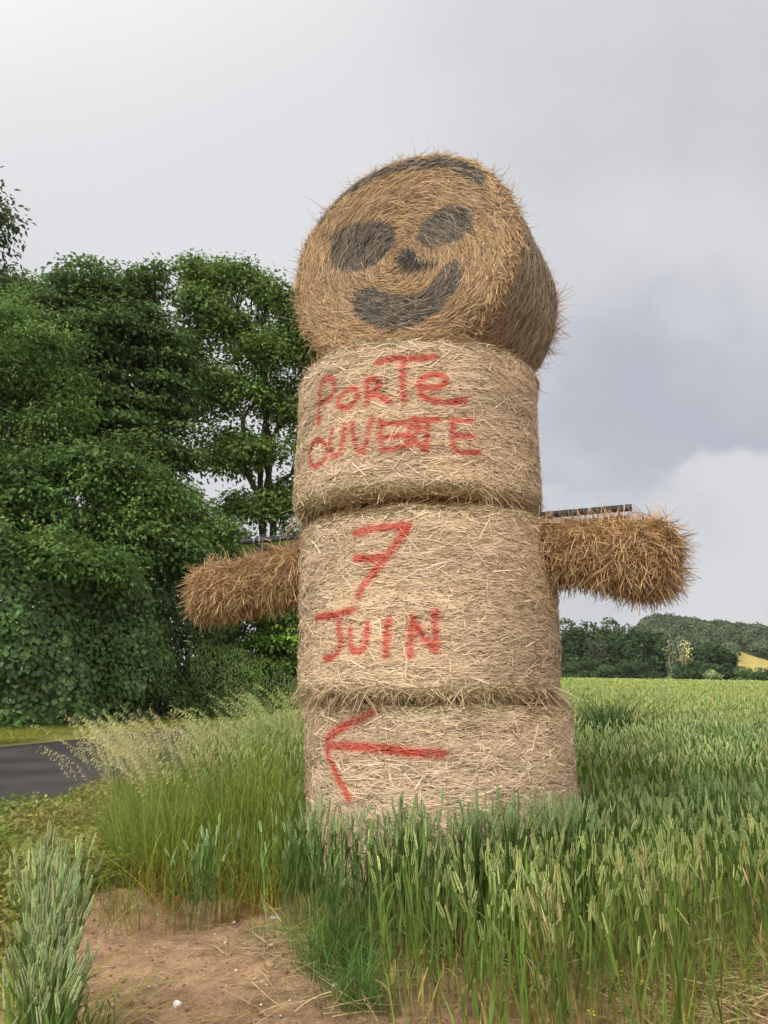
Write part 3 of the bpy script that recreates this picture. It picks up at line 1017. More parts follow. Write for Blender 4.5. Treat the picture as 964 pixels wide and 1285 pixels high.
def arm(name_label, p0, p1, rad, seed, notch):
    r = np.random.default_rng(seed)
    root = thing('straw_bundle', (p0 + p1) / 2 - np.array([0, 0, rad]), name_label, 'straw arm', 'straw arms hanging from the rail')
    org = (p0 + p1) / 2 - np.array([0, 0, rad])
    T = nrm(p1 - p0); Ln = np.linalg.norm(p1 - p0)
    U = nrm(np.array([0, 0, 1.0]) - T * T[2]); S = np.cross(T, U)

    def surf(t, th):
        # superellipse tube with a rounded far end
        e = np.clip((t - (1 - rad * 0.8 / Ln)) / (rad * 0.8 / Ln), 0, 1)
        rr = rad * np.sqrt(np.clip(1 - e ** 2 * 0.92, 0, 1))
        c_, s_ = np.cos(th), np.sin(th)
        k = 2.6
        den = (np.abs(c_) ** k + np.abs(s_) ** k) ** (1 / k)
        x = c_ / den; y = s_ / den
        low = np.where(y < 0, 1 - notch * (1 - ss(t, .50, .68)), 1)
        P = p0 + T * (t * Ln)[..., None] + S * (rr * x)[..., None] + U * (rr * y * low)[..., None]
        P = P + (S * x[..., None] + U * y[..., None]) * (0.030 * sn(P, 6, seed) + 0.014 * sn(P, 19, seed + 1))[..., None]
        return P, nrm(S * (x * (1 - e))[..., None] + U * (y * (1 - e))[..., None] + T * (e * 1.2)[..., None])
    tt, th = np.meshgrid(np.linspace(0, 1, 40), np.linspace(0, 2 * pi, 64, endpoint=False), indexing='ij')
    V, _ = surf(tt.ravel(), th.ravel())
    V = np.concatenate([V, [p0], [V[-64:].mean(0)]])
    idx = np.arange(40 * 64).reshape(40, 64); nx = np.roll(idx, -1, 1)
    F4 = np.stack([idx[:-1], nx[:-1], nx[1:], idx[1:]], -1).reshape(-1, 4)
    a = Acc(); a.add(V, F4, np.array([0.17, 0.095, 0.035]))
    a.F[3] = [np.array([(2560, idx[0][i], nx[0][i]) for i in range(64)] + [(2561, nx[-1][i], idx[-1][i]) for i in range(64)])]
    a.obj('packed_straw', M_ENDS, root, org, smooth=True)
    a = Acc()
    n = 15000
    t = r.uniform(0, 1, n) ** 0.9; th = r.uniform(0, 2 * pi, n)
    P, N = surf(t, th)
    down = np.array([0, 0, -1.0])
    D = nrm(down * r.uniform(0.0, 0.9, (n, 1)) + r.normal(0, 0.75, (n, 3)) + N * r.uniform(-0.05, 0.27, (n, 1)))
    L = r.uniform(.05, .16, n)
    cols = straw_cols(n, r, .95, .85, .22) * (1 + .15 * sn(P, 6, seed + 2)[:, None])
    V_, F_, C_ = ribbons(P - N * .012, D, nrm(N + .5 * r.normal(size=(n, 3))), L, .0044 * r.uniform(.6, 1.4, n), r.normal(0, .015, (n, 3)) + down * .012 - N * .012, 4, .6, cols)
    a.add(V_, F_, C_)
    a.obj('thatched_straw', M_STRAW, root, org)
    a = Acc()       # ends hanging from the underside, and a few sticking up
    n = 2600
    t = r.uniform(0, 1, n); th = r.normal(-pi / 2, .75, n)
    P, N = surf(t, th)
    D = nrm(down + r.normal(0, .4, (n, 3)) + .2 * N)
    V_, F_, C_ = ribbons(P + N * -.02, D, r.normal(size=(n, 3)), r.uniform(.03, .11, n) * (0.7 + 0.5 * ss(sn(P, 8, seed + 7), -.5, 1)), .0042 * r.uniform(.6, 1.3, n), r.normal(0, .012, (n, 3)), 4, .5, straw_cols(n, r, .8, .8, .3))
    a.add(V_, F_, C_)
    n = 230
    t = r.uniform(0.05, 1, n); th = r.uniform(0, 2 * pi, n)
    P, N = surf(t, th)
    D = nrm(N + r.normal(0, .5, (n, 3)))
    V_, F_, C_ = ribbons(P, D, r.normal(size=(n, 3)), r.uniform(.04, .13, n), .003 * r.uniform(.6, 1.3, n), r.normal(0, .015, (n, 3)), 4, .4, straw_cols(n, r, .8, .6, .2))
    a.add(V_, F_, C_)
    a.obj('straw_fringe', M_STRAW, root, org)


arm('short straw arm reaching towards the road, hung in front of the dark hedge', at(392, 715, 5.50), at(250, 744, 6.06), 0.198, 81, 0.05)
arm('straw arm reaching out over the wheat field, seen against the pale sky', at(668, 692, 4.98), at(856, 697, 4.62), 0.207, 91, 0.22)

# ------------------------------------------------------------------ trees and hedges


def leaf_quads(P, Nn, Dn, size, width, col, r):
    """one folded leaf blade per point: base, two sides, tip"""
    n = len(P)
    S = nrm(np.cross(Nn, Dn))
    Nn = np.cross(Dn, S)
    l = size[:, None]; w_ = (size * width)[:, None]
    V = np.stack([P, P + Dn * l * 0.45 + S * w_ * .5 + Nn * l * .07, P + Dn * l - Nn * l * 0.14, P + Dn * l * 0.45 - S * w_ * .5 + Nn * l * .07], 1)
    F = np.arange(n * 4).reshape(n, 4)
    return V.reshape(-1, 3), F, np.repeat(col, 4, 0)


def px_blob(px, py, Y, rx, ry, rd=None):
    """crown lobe: centre on the ray through a pixel at distance Y, size in pixels of the photograph"""
    c = at(px, py, Y)
    k = (c - [0, 0, EYE]) @ np.array([0, cos(PITCH), sin(PITCH)]) / FPX
    return c, np.array([rx * k, (rd if rd else (rx + ry) / 2) * k, ry * k])


def crown(acc, blobs, r, leaf, width, col, per=34, dens=3.2, spread=0.30, flat=0.4, droop=0.25, light=0.35, tier=0.0, inner=0.25):
    """leaf sprays on and inside the lobes; returns spray centres for the twigs"""
    cents = []
    dens = dens * 1.15
    leaf = leaf * 1.15
    lobes = []
    for c, rad in blobs:
        kk = 8
        dd = nrm(r.normal(size=(kk, 3)) + np.array([0, -.35, .15]))
        lobes.append((c, rad * .62))
        for e in dd:
            lobes.append((c + e * rad * r.uniform(.55, .78), rad * r.uniform(.32, .50)))
    for c, rad in lobes:
        A = 4 * pi * ((rad[0] * rad[1]) ** 1.6 / 3 + (rad[0] * rad[2]) ** 1.6 / 3 + (rad[1] * rad[2]) ** 1.6 / 3) ** (1 / 1.6)
        n = max(int(A * dens), 8 if dens > 2 else 3)
        d = nrm(r.normal(size=(n, 3)))
        rr = np.where(r.uniform(0, 1, n) < inner, r.uniform(0.3, 0.8, n), r.uniform(0.80, 1.08, n))
        lump = 1 + 0.22 * sn(d * 2.6 + c, 1.0, int(abs(c[0] * 10)) + 3) + 0.08 * sn(d * 7 + c, 1.0, 77)
        q = c + d * rad * (rr * lump)[:, None]
        if tier:
            q[:, 2] = q[:, 2] + tier * 0.30 * np.sin(q[:, 2] / tier * 2 * pi + 2 * sn(q, 0.4, 9))
        tone = np.exp(0.14 * r.normal(size=n) + .16 * r.normal()) * (1 + light * 0.4 * sn(q, 0.8, 55))
        hue = r.normal(0, 1, n)
        m = np.maximum(3, (per * r.uniform(.5, 1.5, n)).astype(int))
        ci = np.repeat(np.arange(n), m)
        k = len(ci)
        off = r.normal(0, 1, (k, 3)) * spread * np.array([1, 1, flat])
        off[:, 2] -= droop * np.hypot(off[:, 0], off[:, 1]) ** 1.5
        P = q[ci] + off
        out = nrm(nrm(d * np.array([1, 1, .8]))[ci] * .55 + np.array([0, 0, .70]) + (.34 * r.normal(size=(n, 3)))[ci] + .24 * r.normal(size=(k, 3)))
        Dn = nrm(nrm(off + 1e-6) * 0.6 + d[ci] * .45 + r.normal(0, .5, (k, 3)) + np.array([0, 0, -0.35]))
        Dn = nrm(Dn - out * (Dn * out).sum(1, keepdims=True))
        sz = leaf * r.uniform(.6, 1.25, k)
        cl = 1.85 * np.array([1.06, 1.0, .85]) * np.asarray(col)[None] * (tone[ci] * np.exp(.16 * r.normal(size=k)))[:, None]
        cl = cl * (1 + np.array([0.14, 0.02, -0.05])[None] * hue[ci][:, None])
        V, F, C = leaf_quads(P, out, Dn, sz, width, np.clip(cl, .004, .6), r)
        acc.add(V, F, C)
        cents.append(q)
    return cents


def limb(acc, a, b, r0, r1, r, wob=0.12, sides=6, col=(.07, .055, .04), n=6):
    t = np.linspace(0, 1, n)[:, None]
    L = np.linalg.norm(b - a)
    P = a * (1 - t) + b * t
    P[1:-1] += r.normal(0, wob * L / n, (n - 2, 3))
    P[:, 2] += 0.08 * L * np.sin(t[:, 0] * pi) * (1 if b[2] > a[2] else 0)
    add_tube(acc, P, np.linspace(r0, r1, n), sides, col)
    return P


def gz(x, y):
    return float(land(np.array([x]), np.array([y]))[0])


def tree(name, label, cat, blobs, trunk_px, seed, leaf=0.15, width=.6, col=(.05, .09, .025), trunk_r=0.28, group=None, twigs=5, stems=1, mat=None, **kw):
    r = np.random.default_rng(seed)
    x, y = trunk_px
    base_ = np.array([x, y, gz(x, y) - 0.05])
    root = thing(name, base_, label, cat, group)
    ca, ta = Acc(), Acc()
    cents = crown(ca, blobs, r, leaf, width, col, **kw)
    zs = [c[2] for c, _ in blobs]
    for s_ in range(stems):
        b0 = base_ + np.array([r.normal(0, .35), r.normal(0, .35), 0]) * (stems > 1)
        top = np.mean([c for c, _ in blobs], 0) + r.normal(0, .7, 3) * (stems > 1)
        top[2] = min(zs) * 0.35 + max(zs) * 0.65
        tp = limb(ta, b0, top, trunk_r / math.sqrt(stems), trunk_r * 0.35 / math.sqrt(stems), r, .10, 8, n=9)
        for i, (c, rad) in enumerate(blobs):
            if i % stems != s_ :
                continue
            k = int(np.clip(np.searchsorted(tp[:, 2], c[2] - rad[2] * 1.2), 1, 8))
            ps = limb(ta, tp[k], c, trunk_r * .38 * (1 - k / 14), .05, r, .22, 5)
            q = np.concatenate(cents[9 * i:9 * i + 9])
            for e in q[r.choice(len(q), min(twigs * 3, len(q)), replace=False)]:
                limb(ta, ps[r.integers(2, 6)], e, .035, .008, r, .2, 4, n=4)
    ta.obj('trunk', M_BARK, root, base_, smooth=True)
    ca.obj('crown', mat or M_LEAF, root, base_)
    return root


B = px_blob
# --- across the road, left, from back to front
G = 'trees growing behind the roadside hedge'
tree('open_tree', 'tall open crowned tree beside the straw figure, its dark stems and sky showing through', 'tree',
     [B(290, 352, 34, 38, 26), B(246, 340, 34, 20, 16), B(252, 372, 34, 34, 22), B(336, 362, 34, 34, 26), B(372, 420, 35, 40, 50), B(284, 410, 34, 62, 36), B(340, 440, 34, 50, 34), B(236, 452, 34, 34, 40),
      B(284, 492, 34, 66, 34), B(364, 520, 35, 44, 44), B(316, 560, 34, 60, 26), B(272, 575, 33, 26, 24), B(366, 620, 35, 40, 34), B(322, 640, 34, 48, 24), B(300, 690, 34, 44, 22), B(366, 700, 35, 50, 40), B(420, 560, 36, 60, 90), B(420, 460, 36, 50, 60)],
     (-5.2, 34), 101, leaf=.19, width=.62, col=(.072, .120, .033), trunk_r=.42, stems=4, group=G, per=26, dens=2.2, spread=.36, flat=.62, inner=.3, tier=0)
tree('broad_tree', 'dense dark round topped tree with layered sprays, left of the open crowned one', 'tree',
     [B(120, 362, 31, 56, 36), B(182, 350, 31, 24, 13), B(78, 392, 31, 50, 46), B(168, 402, 31, 48, 40), B(196, 448, 31, 42, 50), B(120, 440, 30, 78, 56), B(206, 510, 31, 44, 50),
      B(150, 520, 30, 80, 56), B(214, 570, 31, 38, 38), B(90, 520, 30, 60, 60), B(170, 600, 30, 80, 50), B(222, 630, 31, 28, 30)],
     (-10.6, 31.5), 102, leaf=.22, width=.5, col=(.052, .092, .030), trunk_r=.45, group=G, per=30, dens=3.0, spread=.40, flat=.28, tier=1.1, inner=.3)
tree('dark_tree', 'dark tree rising at the left edge, its crown top level with the broad tree', 'tree',
     [B(-20, 360, 33, 60, 34), B(30, 372, 33, 40, 28), B(20, 420, 33, 60, 40), B(-60, 420, 33, 60, 50), B(-90, 520, 33, 90, 90), B(10, 480, 33, 60, 60)], (-17.6, 33.5), 103, leaf=.18, width=.5, col=(.055, .098, .034), group=G,
     per=26, dens=2.6, spread=.36, flat=.35, inner=.2)
tree('walnut_tree', 'tall airy tree whose hanging leafy twigs just enter the left edge against the sky', 'tree',
     [B(-22, 250, 23, 26, 26), B(-10, 300, 23, 22, 16), B(-44, 290, 23, 40, 36), B(4, 272, 23, 12, 9), B(-8, 340, 23.5, 22, 26), B(-70, 350, 23, 50, 50), B(-110, 300, 24, 60, 70), B(-90, 450, 24, 70, 70)], (-14.6, 24.5), 104, leaf=.20, width=.42, col=(.040, .062, .026),
     group=G, per=11, dens=.62, spread=.30, flat=.8, droop=.5, inner=.2)
tree('ash_tree', 'light green feathery tree at the left edge in front of the dark crowns', 'tree',
     [B(10, 410, 27, 56, 34), B(70, 432, 27, 40, 36), B(20, 470, 26.5, 66, 46), B(84, 482, 27, 28, 30), B(-50, 460, 27, 60, 60), B(60, 526, 26.5, 48, 34), B(-10, 540, 26.5, 60, 44)], (-13.6, 27.5), 105, leaf=.17, width=.40, col=(.080, .140, .045),
     group=G, per=32, dens=3.2, spread=.34, flat=.55, droop=.45)
tree('hedgerow_maple', 'spreading mid green tree filling the middle of the bank, above the hedge', 'tree',
     [B(40, 700, 23.6, 60, 40), B(-30, 690, 22.5, 60, 50), B(120, 715, 25.2, 50, 34), B(30, 600, 26, 70, 52), B(110, 590, 26.5, 66, 44), B(178, 612, 27.5, 56, 42), B(60, 660, 26, 80, 50), B(226, 640, 28.5, 44, 36), B(150, 670, 27, 76, 46), B(236, 690, 28.5, 54, 42), B(-50, 640, 26, 80, 80), B(272, 668, 29, 36, 20)],
     (-9.4, 27.5), 106, leaf=.17, width=.55, col=(.066, .118, .036), group=G, per=30, dens=3.0, spread=.34, flat=.45, droop=.35)
tree('small_maple', 'low bright leaved tree under the left straw arm', 'tree',
     [B(330, 700, 31.5, 44, 22), B(362, 740, 32, 50, 40), B(350, 806, 32, 56, 36), B(308, 742, 31, 34, 26), B(400, 800, 32, 60, 60)], (-4.6, 32.5), 107, leaf=.17, width=.6, col=(.066, .124, .024), group=G,
     per=28, dens=3.2, spread=.34, flat=.3, tier=.9, stems=2, trunk_r=.2)


def hedge(name, label, cat, line, h, depth, seed, leaf, width, col, mat=None, dens=70, hang=0.2, group=None):
    """leafy wall: line = [(x, y, height)...] along its foot"""
    r = np.random.default_rng(seed)
    line = np.array(line, float)
    mid = line.mean(0)
    base_ = np.array([mid[0], mid[1], gz(mid[0], mid[1])])
    root = thing(name, base_, label, cat, group)
    ca, ta = Acc(), Acc()
    for (a, b_) in zip(line[:-1], line[1:]):
        T = b_[:2] - a[:2]; Ls = np.linalg.norm(T); T /= Ls
        Nn = np.array([T[1], -T[0]])
        if Nn @ (-(a[:2] + b_[:2]) / 2) < 0:
            Nn = -Nn                      # faces the camera side
        n = int(Ls * (a[2] + b_[2]) / 2 * dens * 2.6)
        t = r.uniform(0, 1, n); hh_ = a[2] * (1 - t) + b_[2] * t
        hh_ = hh_ * (1 + .11 * sn2(t * Ls + a[0] * 3, t * 0 + a[1], 1.6, seed + 9) + .05 * sn2(t * Ls + a[0], t * 0, 6, seed + 8))
        v = r.uniform(0.0, 1, n)
        z = v * hh_
        bulge = depth * (0.30 + 0.70 * np.sqrt(np.clip(1 - v ** 3, 0, 1)))
        g3 = np.stack([t * Ls + a[0], np.full(n, a[1]), z], -1)
        d = bulge + .50 * sn(g3, 1.5, seed) + .24 * sn(g3, 4.0, seed + 1) - np.abs(r.normal(0, .16, n)) - (r.uniform(0, 1, n) < .45) * r.uniform(0, 1.3, n)
        P = np.stack([a[0] + T[0] * t * Ls + Nn[0] * d, a[1] + T[1] * t * Ls + Nn[1] * d, z - .05], -1)
        clump = np.exp(.28 * sn(g3, 2.3, seed + 2) + .15 * sn(g3, 9, seed + 3))
        N3 = np.array([Nn[0], Nn[1], .55])
        out = nrm(N3 + .40 * r.normal(size=(n, 3)))
        Dn = nrm(np.array([0, 0, -1.0]) + np.array([Nn[0], Nn[1], 0]) * .5 + .65 * r.normal(size=(n, 3)))
        Dn = nrm(Dn - out * (Dn * out).sum(1, keepdims=True))
        cl = 1.5 * np.array([1.04, 1.0, .88]) * np.asarray(col)[None] * (clump * np.exp(.20 * r.normal(size=n)))[:, None] * (1 + np.array([.2, .03, -.05]) * r.normal(0, .6, (n, 1)))
        V, F, C = leaf_quads(P, out, Dn, leaf * r.uniform(.55, 1.25, n), width, np.clip(cl, .004, .5), r)
        ca.add(V, F, C)
        limb(ta, np.array([a[0] + Nn[0] * .5, a[1] + Nn[1] * .5, -.06]), np.array([b_[0] + Nn[0] * .5, b_[1] + Nn[1] * .5, -.06]), .07, .07, r, .0, 5)
        for k in range(max(6, int(Ls * 1.6))):
            t_ = r.uniform(); p = a * (1 - t_) + b_ * t_
            limb(ta, np.array([p[0], p[1], -.1]), np.array([p[0] + r.normal(0, .4) + Nn[0] * .5, p[1] + r.normal(0, .3) + Nn[1] * .5, p[2] * r.uniform(.6, .95)]), .06, .015, r, .2, 5)
    # backing depth of foliage: the top shoulder
    ta.obj('stems', M_BARK, root, base_, smooth=True)
    ca.obj('foliage', mat or M_LEAF2, root, base_)
    return root


G2 = 'leafy hedges along the far side of the road'
hedge('ivy_hedge', 'high glossy wall of round ivy leaves at the left edge, rising from the road verge', 'hedge',
      [(-16.0, 20.0, 6.6), (-13.0, 22.4, 6.4), (-10.6, 24.6, 6.0), (-9.0, 27.0, 5.6)], 0, 1.2, 201, .19, .86, (.058, .108, .036), dens=120, group=G2)
hedge('hazel_hedge', 'darker tangled hedge between the ivy wall and the drooping mound', 'hedge',
      [(-10.2, 25.6, 7.4), (-8.9, 28.4, 6.6), (-7.9, 30.6, 5.8), (-6.6, 32.4, 4.4)], 0, 1.2, 202, .15, .75, (.050, .092, .026), dens=130, group=G2)
hedge('field_hedge', 'dark hedge with deep shade in its leaf colour, seen between the drooping mound and the bales', 'hedge',
      [(-15, 30, 7.0), (-11, 33, 7.0), (-6.0, 36.5, 6.5), (-1.0, 39.0, 6.0), (1.5, 40.0, 4.0)], 0, 1.2, 204, .22, .75, (.032, .060, .020), dens=70, group=G2)  # leaf colour darkened to stand for deep shade
hedge('drooping_hedge', 'sloping mound of fine drooping foliage under the left straw arm', 'hedge',
      [(-8.0, 30.6, 4.9), (-6.6, 31.2, 4.0), (-5.2, 31.6, 2.8), (-3.6, 32.0, 1.4), (-1.5, 33, 1.0)], 0, 1.6, 203, .15, .30, (.078, .130, .032), dens=170, group=G2)

# ------------------------------------------------------------------ far wood, hill and slope across the field


def far_tree(acc_c, acc_t, x, y, z0, h, wd, col, r, leaf, nlobes=7, nper=260, trunk=True):
    if acc_t is not None:
        add_tube(acc_t, [(x, y, z0 - .3), (x + r.normal(0, .3), y, z0 + h * .5), (x, y, z0 + h * .8)], [.035 * h * .6, .02 * h * .6, .04], 5, (.07, .06, .05))
    for k in range(nlobes):
        if k == 0:
            c = np.array([x, y, z0 + h * .76]); rad = np.array([wd * .33, wd * .33, h * .24])
        else:
            a = r.uniform(0, 2 * pi); v = r.uniform(.22, .72)
            c = np.array([x + cos(a) * wd * .28, y + sin(a) * wd * .28, z0 + h * v]); rad = np.array([wd * .30, wd * .30, h * .19]) * r.uniform(.75, 1.15)
        d = nrm(r.normal(size=(nper, 3))); d[:, 1] = np.where(d[:, 1] > .35, -d[:, 1], d[:, 1])
        lump = 1 + .16 * sn(d * 3 + c, 1.0, 5)
        P = c + d * rad * (r.uniform(.78, 1.08, nper) * lump)[:, None]
        out = nrm(d + .5 * r.normal(size=(nper, 3)) + np.array([0, 0, .4]))
        Dn = nrm(np.cross(out, r.normal(size=(nper, 3))))
        tone = math.exp(r.normal(0, .14))
        cl = np.asarray(col)[None] * tone * np.exp(.20 * r.normal(size=(nper, 1)))
        V, F, C = leaf_quads(P, out, Dn, leaf * r.uniform(.6, 1.3, nper), .8, cl, r)
        acc_c.add(V, F, C)


r = np.random.default_rng(300)
FT = [  # px centre, top py, width px, distance, colour, label
    (668, 772, 44, 178, (.040, .070, .026), 'dark far tree seen just behind the stack of bales'),
    (708, 776, 40, 176, (.042, .075, .026), 'far dark tree directly right of the stack of bales'),
    (738, 779, 36, 182, (.036, .062, .026), 'far tree with a rounded top between the stack and the bare stemmed tree'),
    (764, 777, 30, 178, (.055, .090, .030), 'far lighter topped tree beside the bare stemmed tree'),
    (790, 787, 34, 174, (.038, .068, .024), 'far dark tree below the steep end of the hill'),
    (816, 792, 34, 176, (.046, .080, .028), 'far mid green tree left of the pale birches'),
    (884, 806, 44, 170, (.036, .064, .024), 'far broad dark tree right of the pale birches'),
    (903, 812, 26, 172, (.040, .070, .026), 'far dark tree beside the yellow slope'),
    (958, 803, 22, 400, (.10, .15, .04), 'far light green tree on the slope just above the yellow field'),
    (634, 778, 44, 180, (.042, .07, .03), 'far tree mostly behind the stack of bales'),
]
GF = 'trees of the far row beyond the wheat'
for i, (px, py, wpx, Y, col, lb) in enumerate(FT):
    top = at(px, py, Y); z0 = gz(top[0], Y)
    wd = wpx * Y / FPX
    root = thing('far_tree', (top[0], Y, z0), lb, 'tree', GF)
    ca, ta = Acc(), Acc()
    far_tree(ca, ta, top[0], Y, z0, top[2] - z0, wd * 1.25, col, r, .75, 16, 420)
    ta.obj('trunk', M_BARK, root, (top[0], Y, z0)); ca.obj('crown', M_FAR, root, (top[0], Y, z0))
# bare stemmed tree
Y = 171; top = at(746, 796, Y); z0 = gz(top[0], Y)
root = thing('bare_tree', (top[0], Y, z0), 'far thin tree with bare grey brown stems in front of the dark row', 'tree', GF)
ta, ca = Acc(), Acc()
bt = np.array([top[0], Y, z0])
for k in range(26):
    e = bt + np.array([r.normal(0, 1.5), r.normal(0, 1), r.uniform(.5, 1.0) * (top[2] - z0)])
    limb(ta, bt + np.array([r.normal(0, .5), 0, 0]), e, .09, .04, r, .12, 4, (.12, .105, .09))
ta.obj('trunk', M_BARK, root, bt)
far_tree(ca, None, top[0], Y, z0, (top[2] - z0), 5.0, (.055, .07, .04), r, .5, 8, 90)
ca.obj('crown', M_FAR, root, bt)
# pale birches
for i, (px, py, wpx, col, lb) in enumerate([(840, 797, 16, (.17, .20, .10), 'far pale birch with a thin light crown, left of its twin'),
                                            (856, 800, 20, (.42, .42, .17), 'far birch with a bright yellow cream crown in the dark row')]):
    Y = 166; top = at(px, py, Y); z0 = gz(top[0], Y)
    root = thing('birch_tree', (top[0], Y, z0), lb, 'tree', GF)
    ta, ca = Acc(), Acc()
    for k in range(5):
        limb(ta, np.array([top[0] + r.normal(0, .5), Y, z0]), np.array([top[0] + r.normal(0, .8), Y, z0 + (top[2] - z0) * .9]), .12, .05, r, .1, 5, (.36, .33, .27))
    far_tree(ca, None, top[0], Y, z0 + 1.5, top[2] - z0 - 1.5, wpx * Y / FPX * .8, col, r, .6, 7, 36)
    ta.obj('trunk', M_BARK, root, (top[0], Y, z0)); ca.obj('crown', M_FAR, root, (top[0], Y, z0))
# low bushes along the foot of the far row
GB = 'bushes along the far edge of the wheat'
BL = ['far dark bush behind the stack of bales', 'far low bush at the foot of the dark trees by the stack', 'far low bush under the bare stemmed tree', 'far low green bush below the mid green tree',
      'far small pale flowering bush below the birches', 'far dark low bush right of the pale flowering one', 'far bright green bush below the yellow slope', 'far dark bush on the field edge under the bright one',
      'far low bush at the right edge under the yellow slope', 'far rounded bush outermost on the right of the field edge']
for i, (px, py, wpx, Y, col) in enumerate([(690, 826, 40, 165, (.04, .07, .025)), (727, 822, 40, 165, (.05, .085, .03)), (757, 832, 36, 164, (.045, .075, .03)), (800, 826, 44, 164, (.038, .065, .024)),
                                           (892, 840, 16, 150, (.20, .27, .11)), (868, 826, 44, 163, (.04, .07, .026)), (925, 836, 36, 168, (.07, .12, .035)), (945, 838, 44, 158, (.045, .085, .025)), (975, 836, 40, 160, (.045, .08, .025)),
                                           (1010, 834, 50, 160, (.042, .08, .025))]):
    top = at(px, py, Y); z0 = gz(top[0], Y)
    ca = Acc()
    far_tree(ca, None, top[0], Y, z0 - .4, max(top[2] - z0, 1.5) + .4, wpx * Y / FPX * 1.3, col, r, .5, 9, 190)
    o = ca.obj('bush', M_FAR, None, (top[0], Y, z0))
    tag(o, BL[i], 'bush', GB)
# wooded hill
acc = Acc()
n = 2600
a_ = r.uniform(.27, .95, n); yy = r.uniform(285, 500, n)
xx = a_ * yy
keep = (hill_h(xx, yy) > 4) & ~((a_ > .452) & (yy < 378 - 60 * (a_ - .455) / .1))
xx, yy = xx[keep], yy[keep]
zz_ = land(xx, yy)
o_ = np.argsort(yy)
m_ = 150
for x, y, z in zip(xx[o_], yy[o_], zz_[o_]):
    rad = np.array([1, 1, 0.9]) * r.uniform(2.8, 5.2)
    d = nrm(r.normal(size=(m_, 3))); d[:, 2] = np.abs(d[:, 2]) * 1.0 - .15
    P = np.array([x, y, z + r.uniform(3.5, 6.0)]) + d * rad * r.uniform(.85, 1.08, (m_, 1))
    out = nrm(d + .35 * r.normal(size=(m_, 3)))
    Dn = nrm(np.cross(out, r.normal(size=(m_, 3))))
    cl = np.array([.080, .110, .055]) * math.exp(r.normal(0, .26)) * np.exp(.15 * r.normal(size=(m_, 1)))  # crown green paled so the colour carries some haze
    V, F, C = leaf_quads(P, out, Dn, 1.3 * r.uniform(.6, 1.2, m_), .9, cl, r)
    acc.add(V, F, C)
tag(acc.obj('hill_woods', M_FAR, None, (0, 0, 0)), 'dense green wood covering the far hill behind the tree row', 'wood', kind='stuff')
# yellow crop on the slope, right edge
acc = Acc()
us = np.linspace(0, 1, 24)
aa = np.linspace(.455, .75, 24)
AA, UU = np.meshgrid(aa, us)
YY = 290 + UU * (84 - 60 * (AA - .455) / .1)
XX = AA * YY
ZZ = land(XX, YY) + 1.2
idx = np.arange(576).reshape(24, 24)
acc.add(np.stack([XX, YY, ZZ], -1).reshape(-1, 3), np.stack([idx[:-1, :-1], idx[:-1, 1:], idx[1:, 1:], idx[1:, :-1]], -1).reshape(-1, 4), np.array([.40, .32, .10]))
tag(acc.obj('yellow_field', mat_col('yellow_crop', .9, .1, 0, .15, .3), None, (0, 0, 0)), kind='structure')

# ------------------------------------------------------------------ wheat and grasses


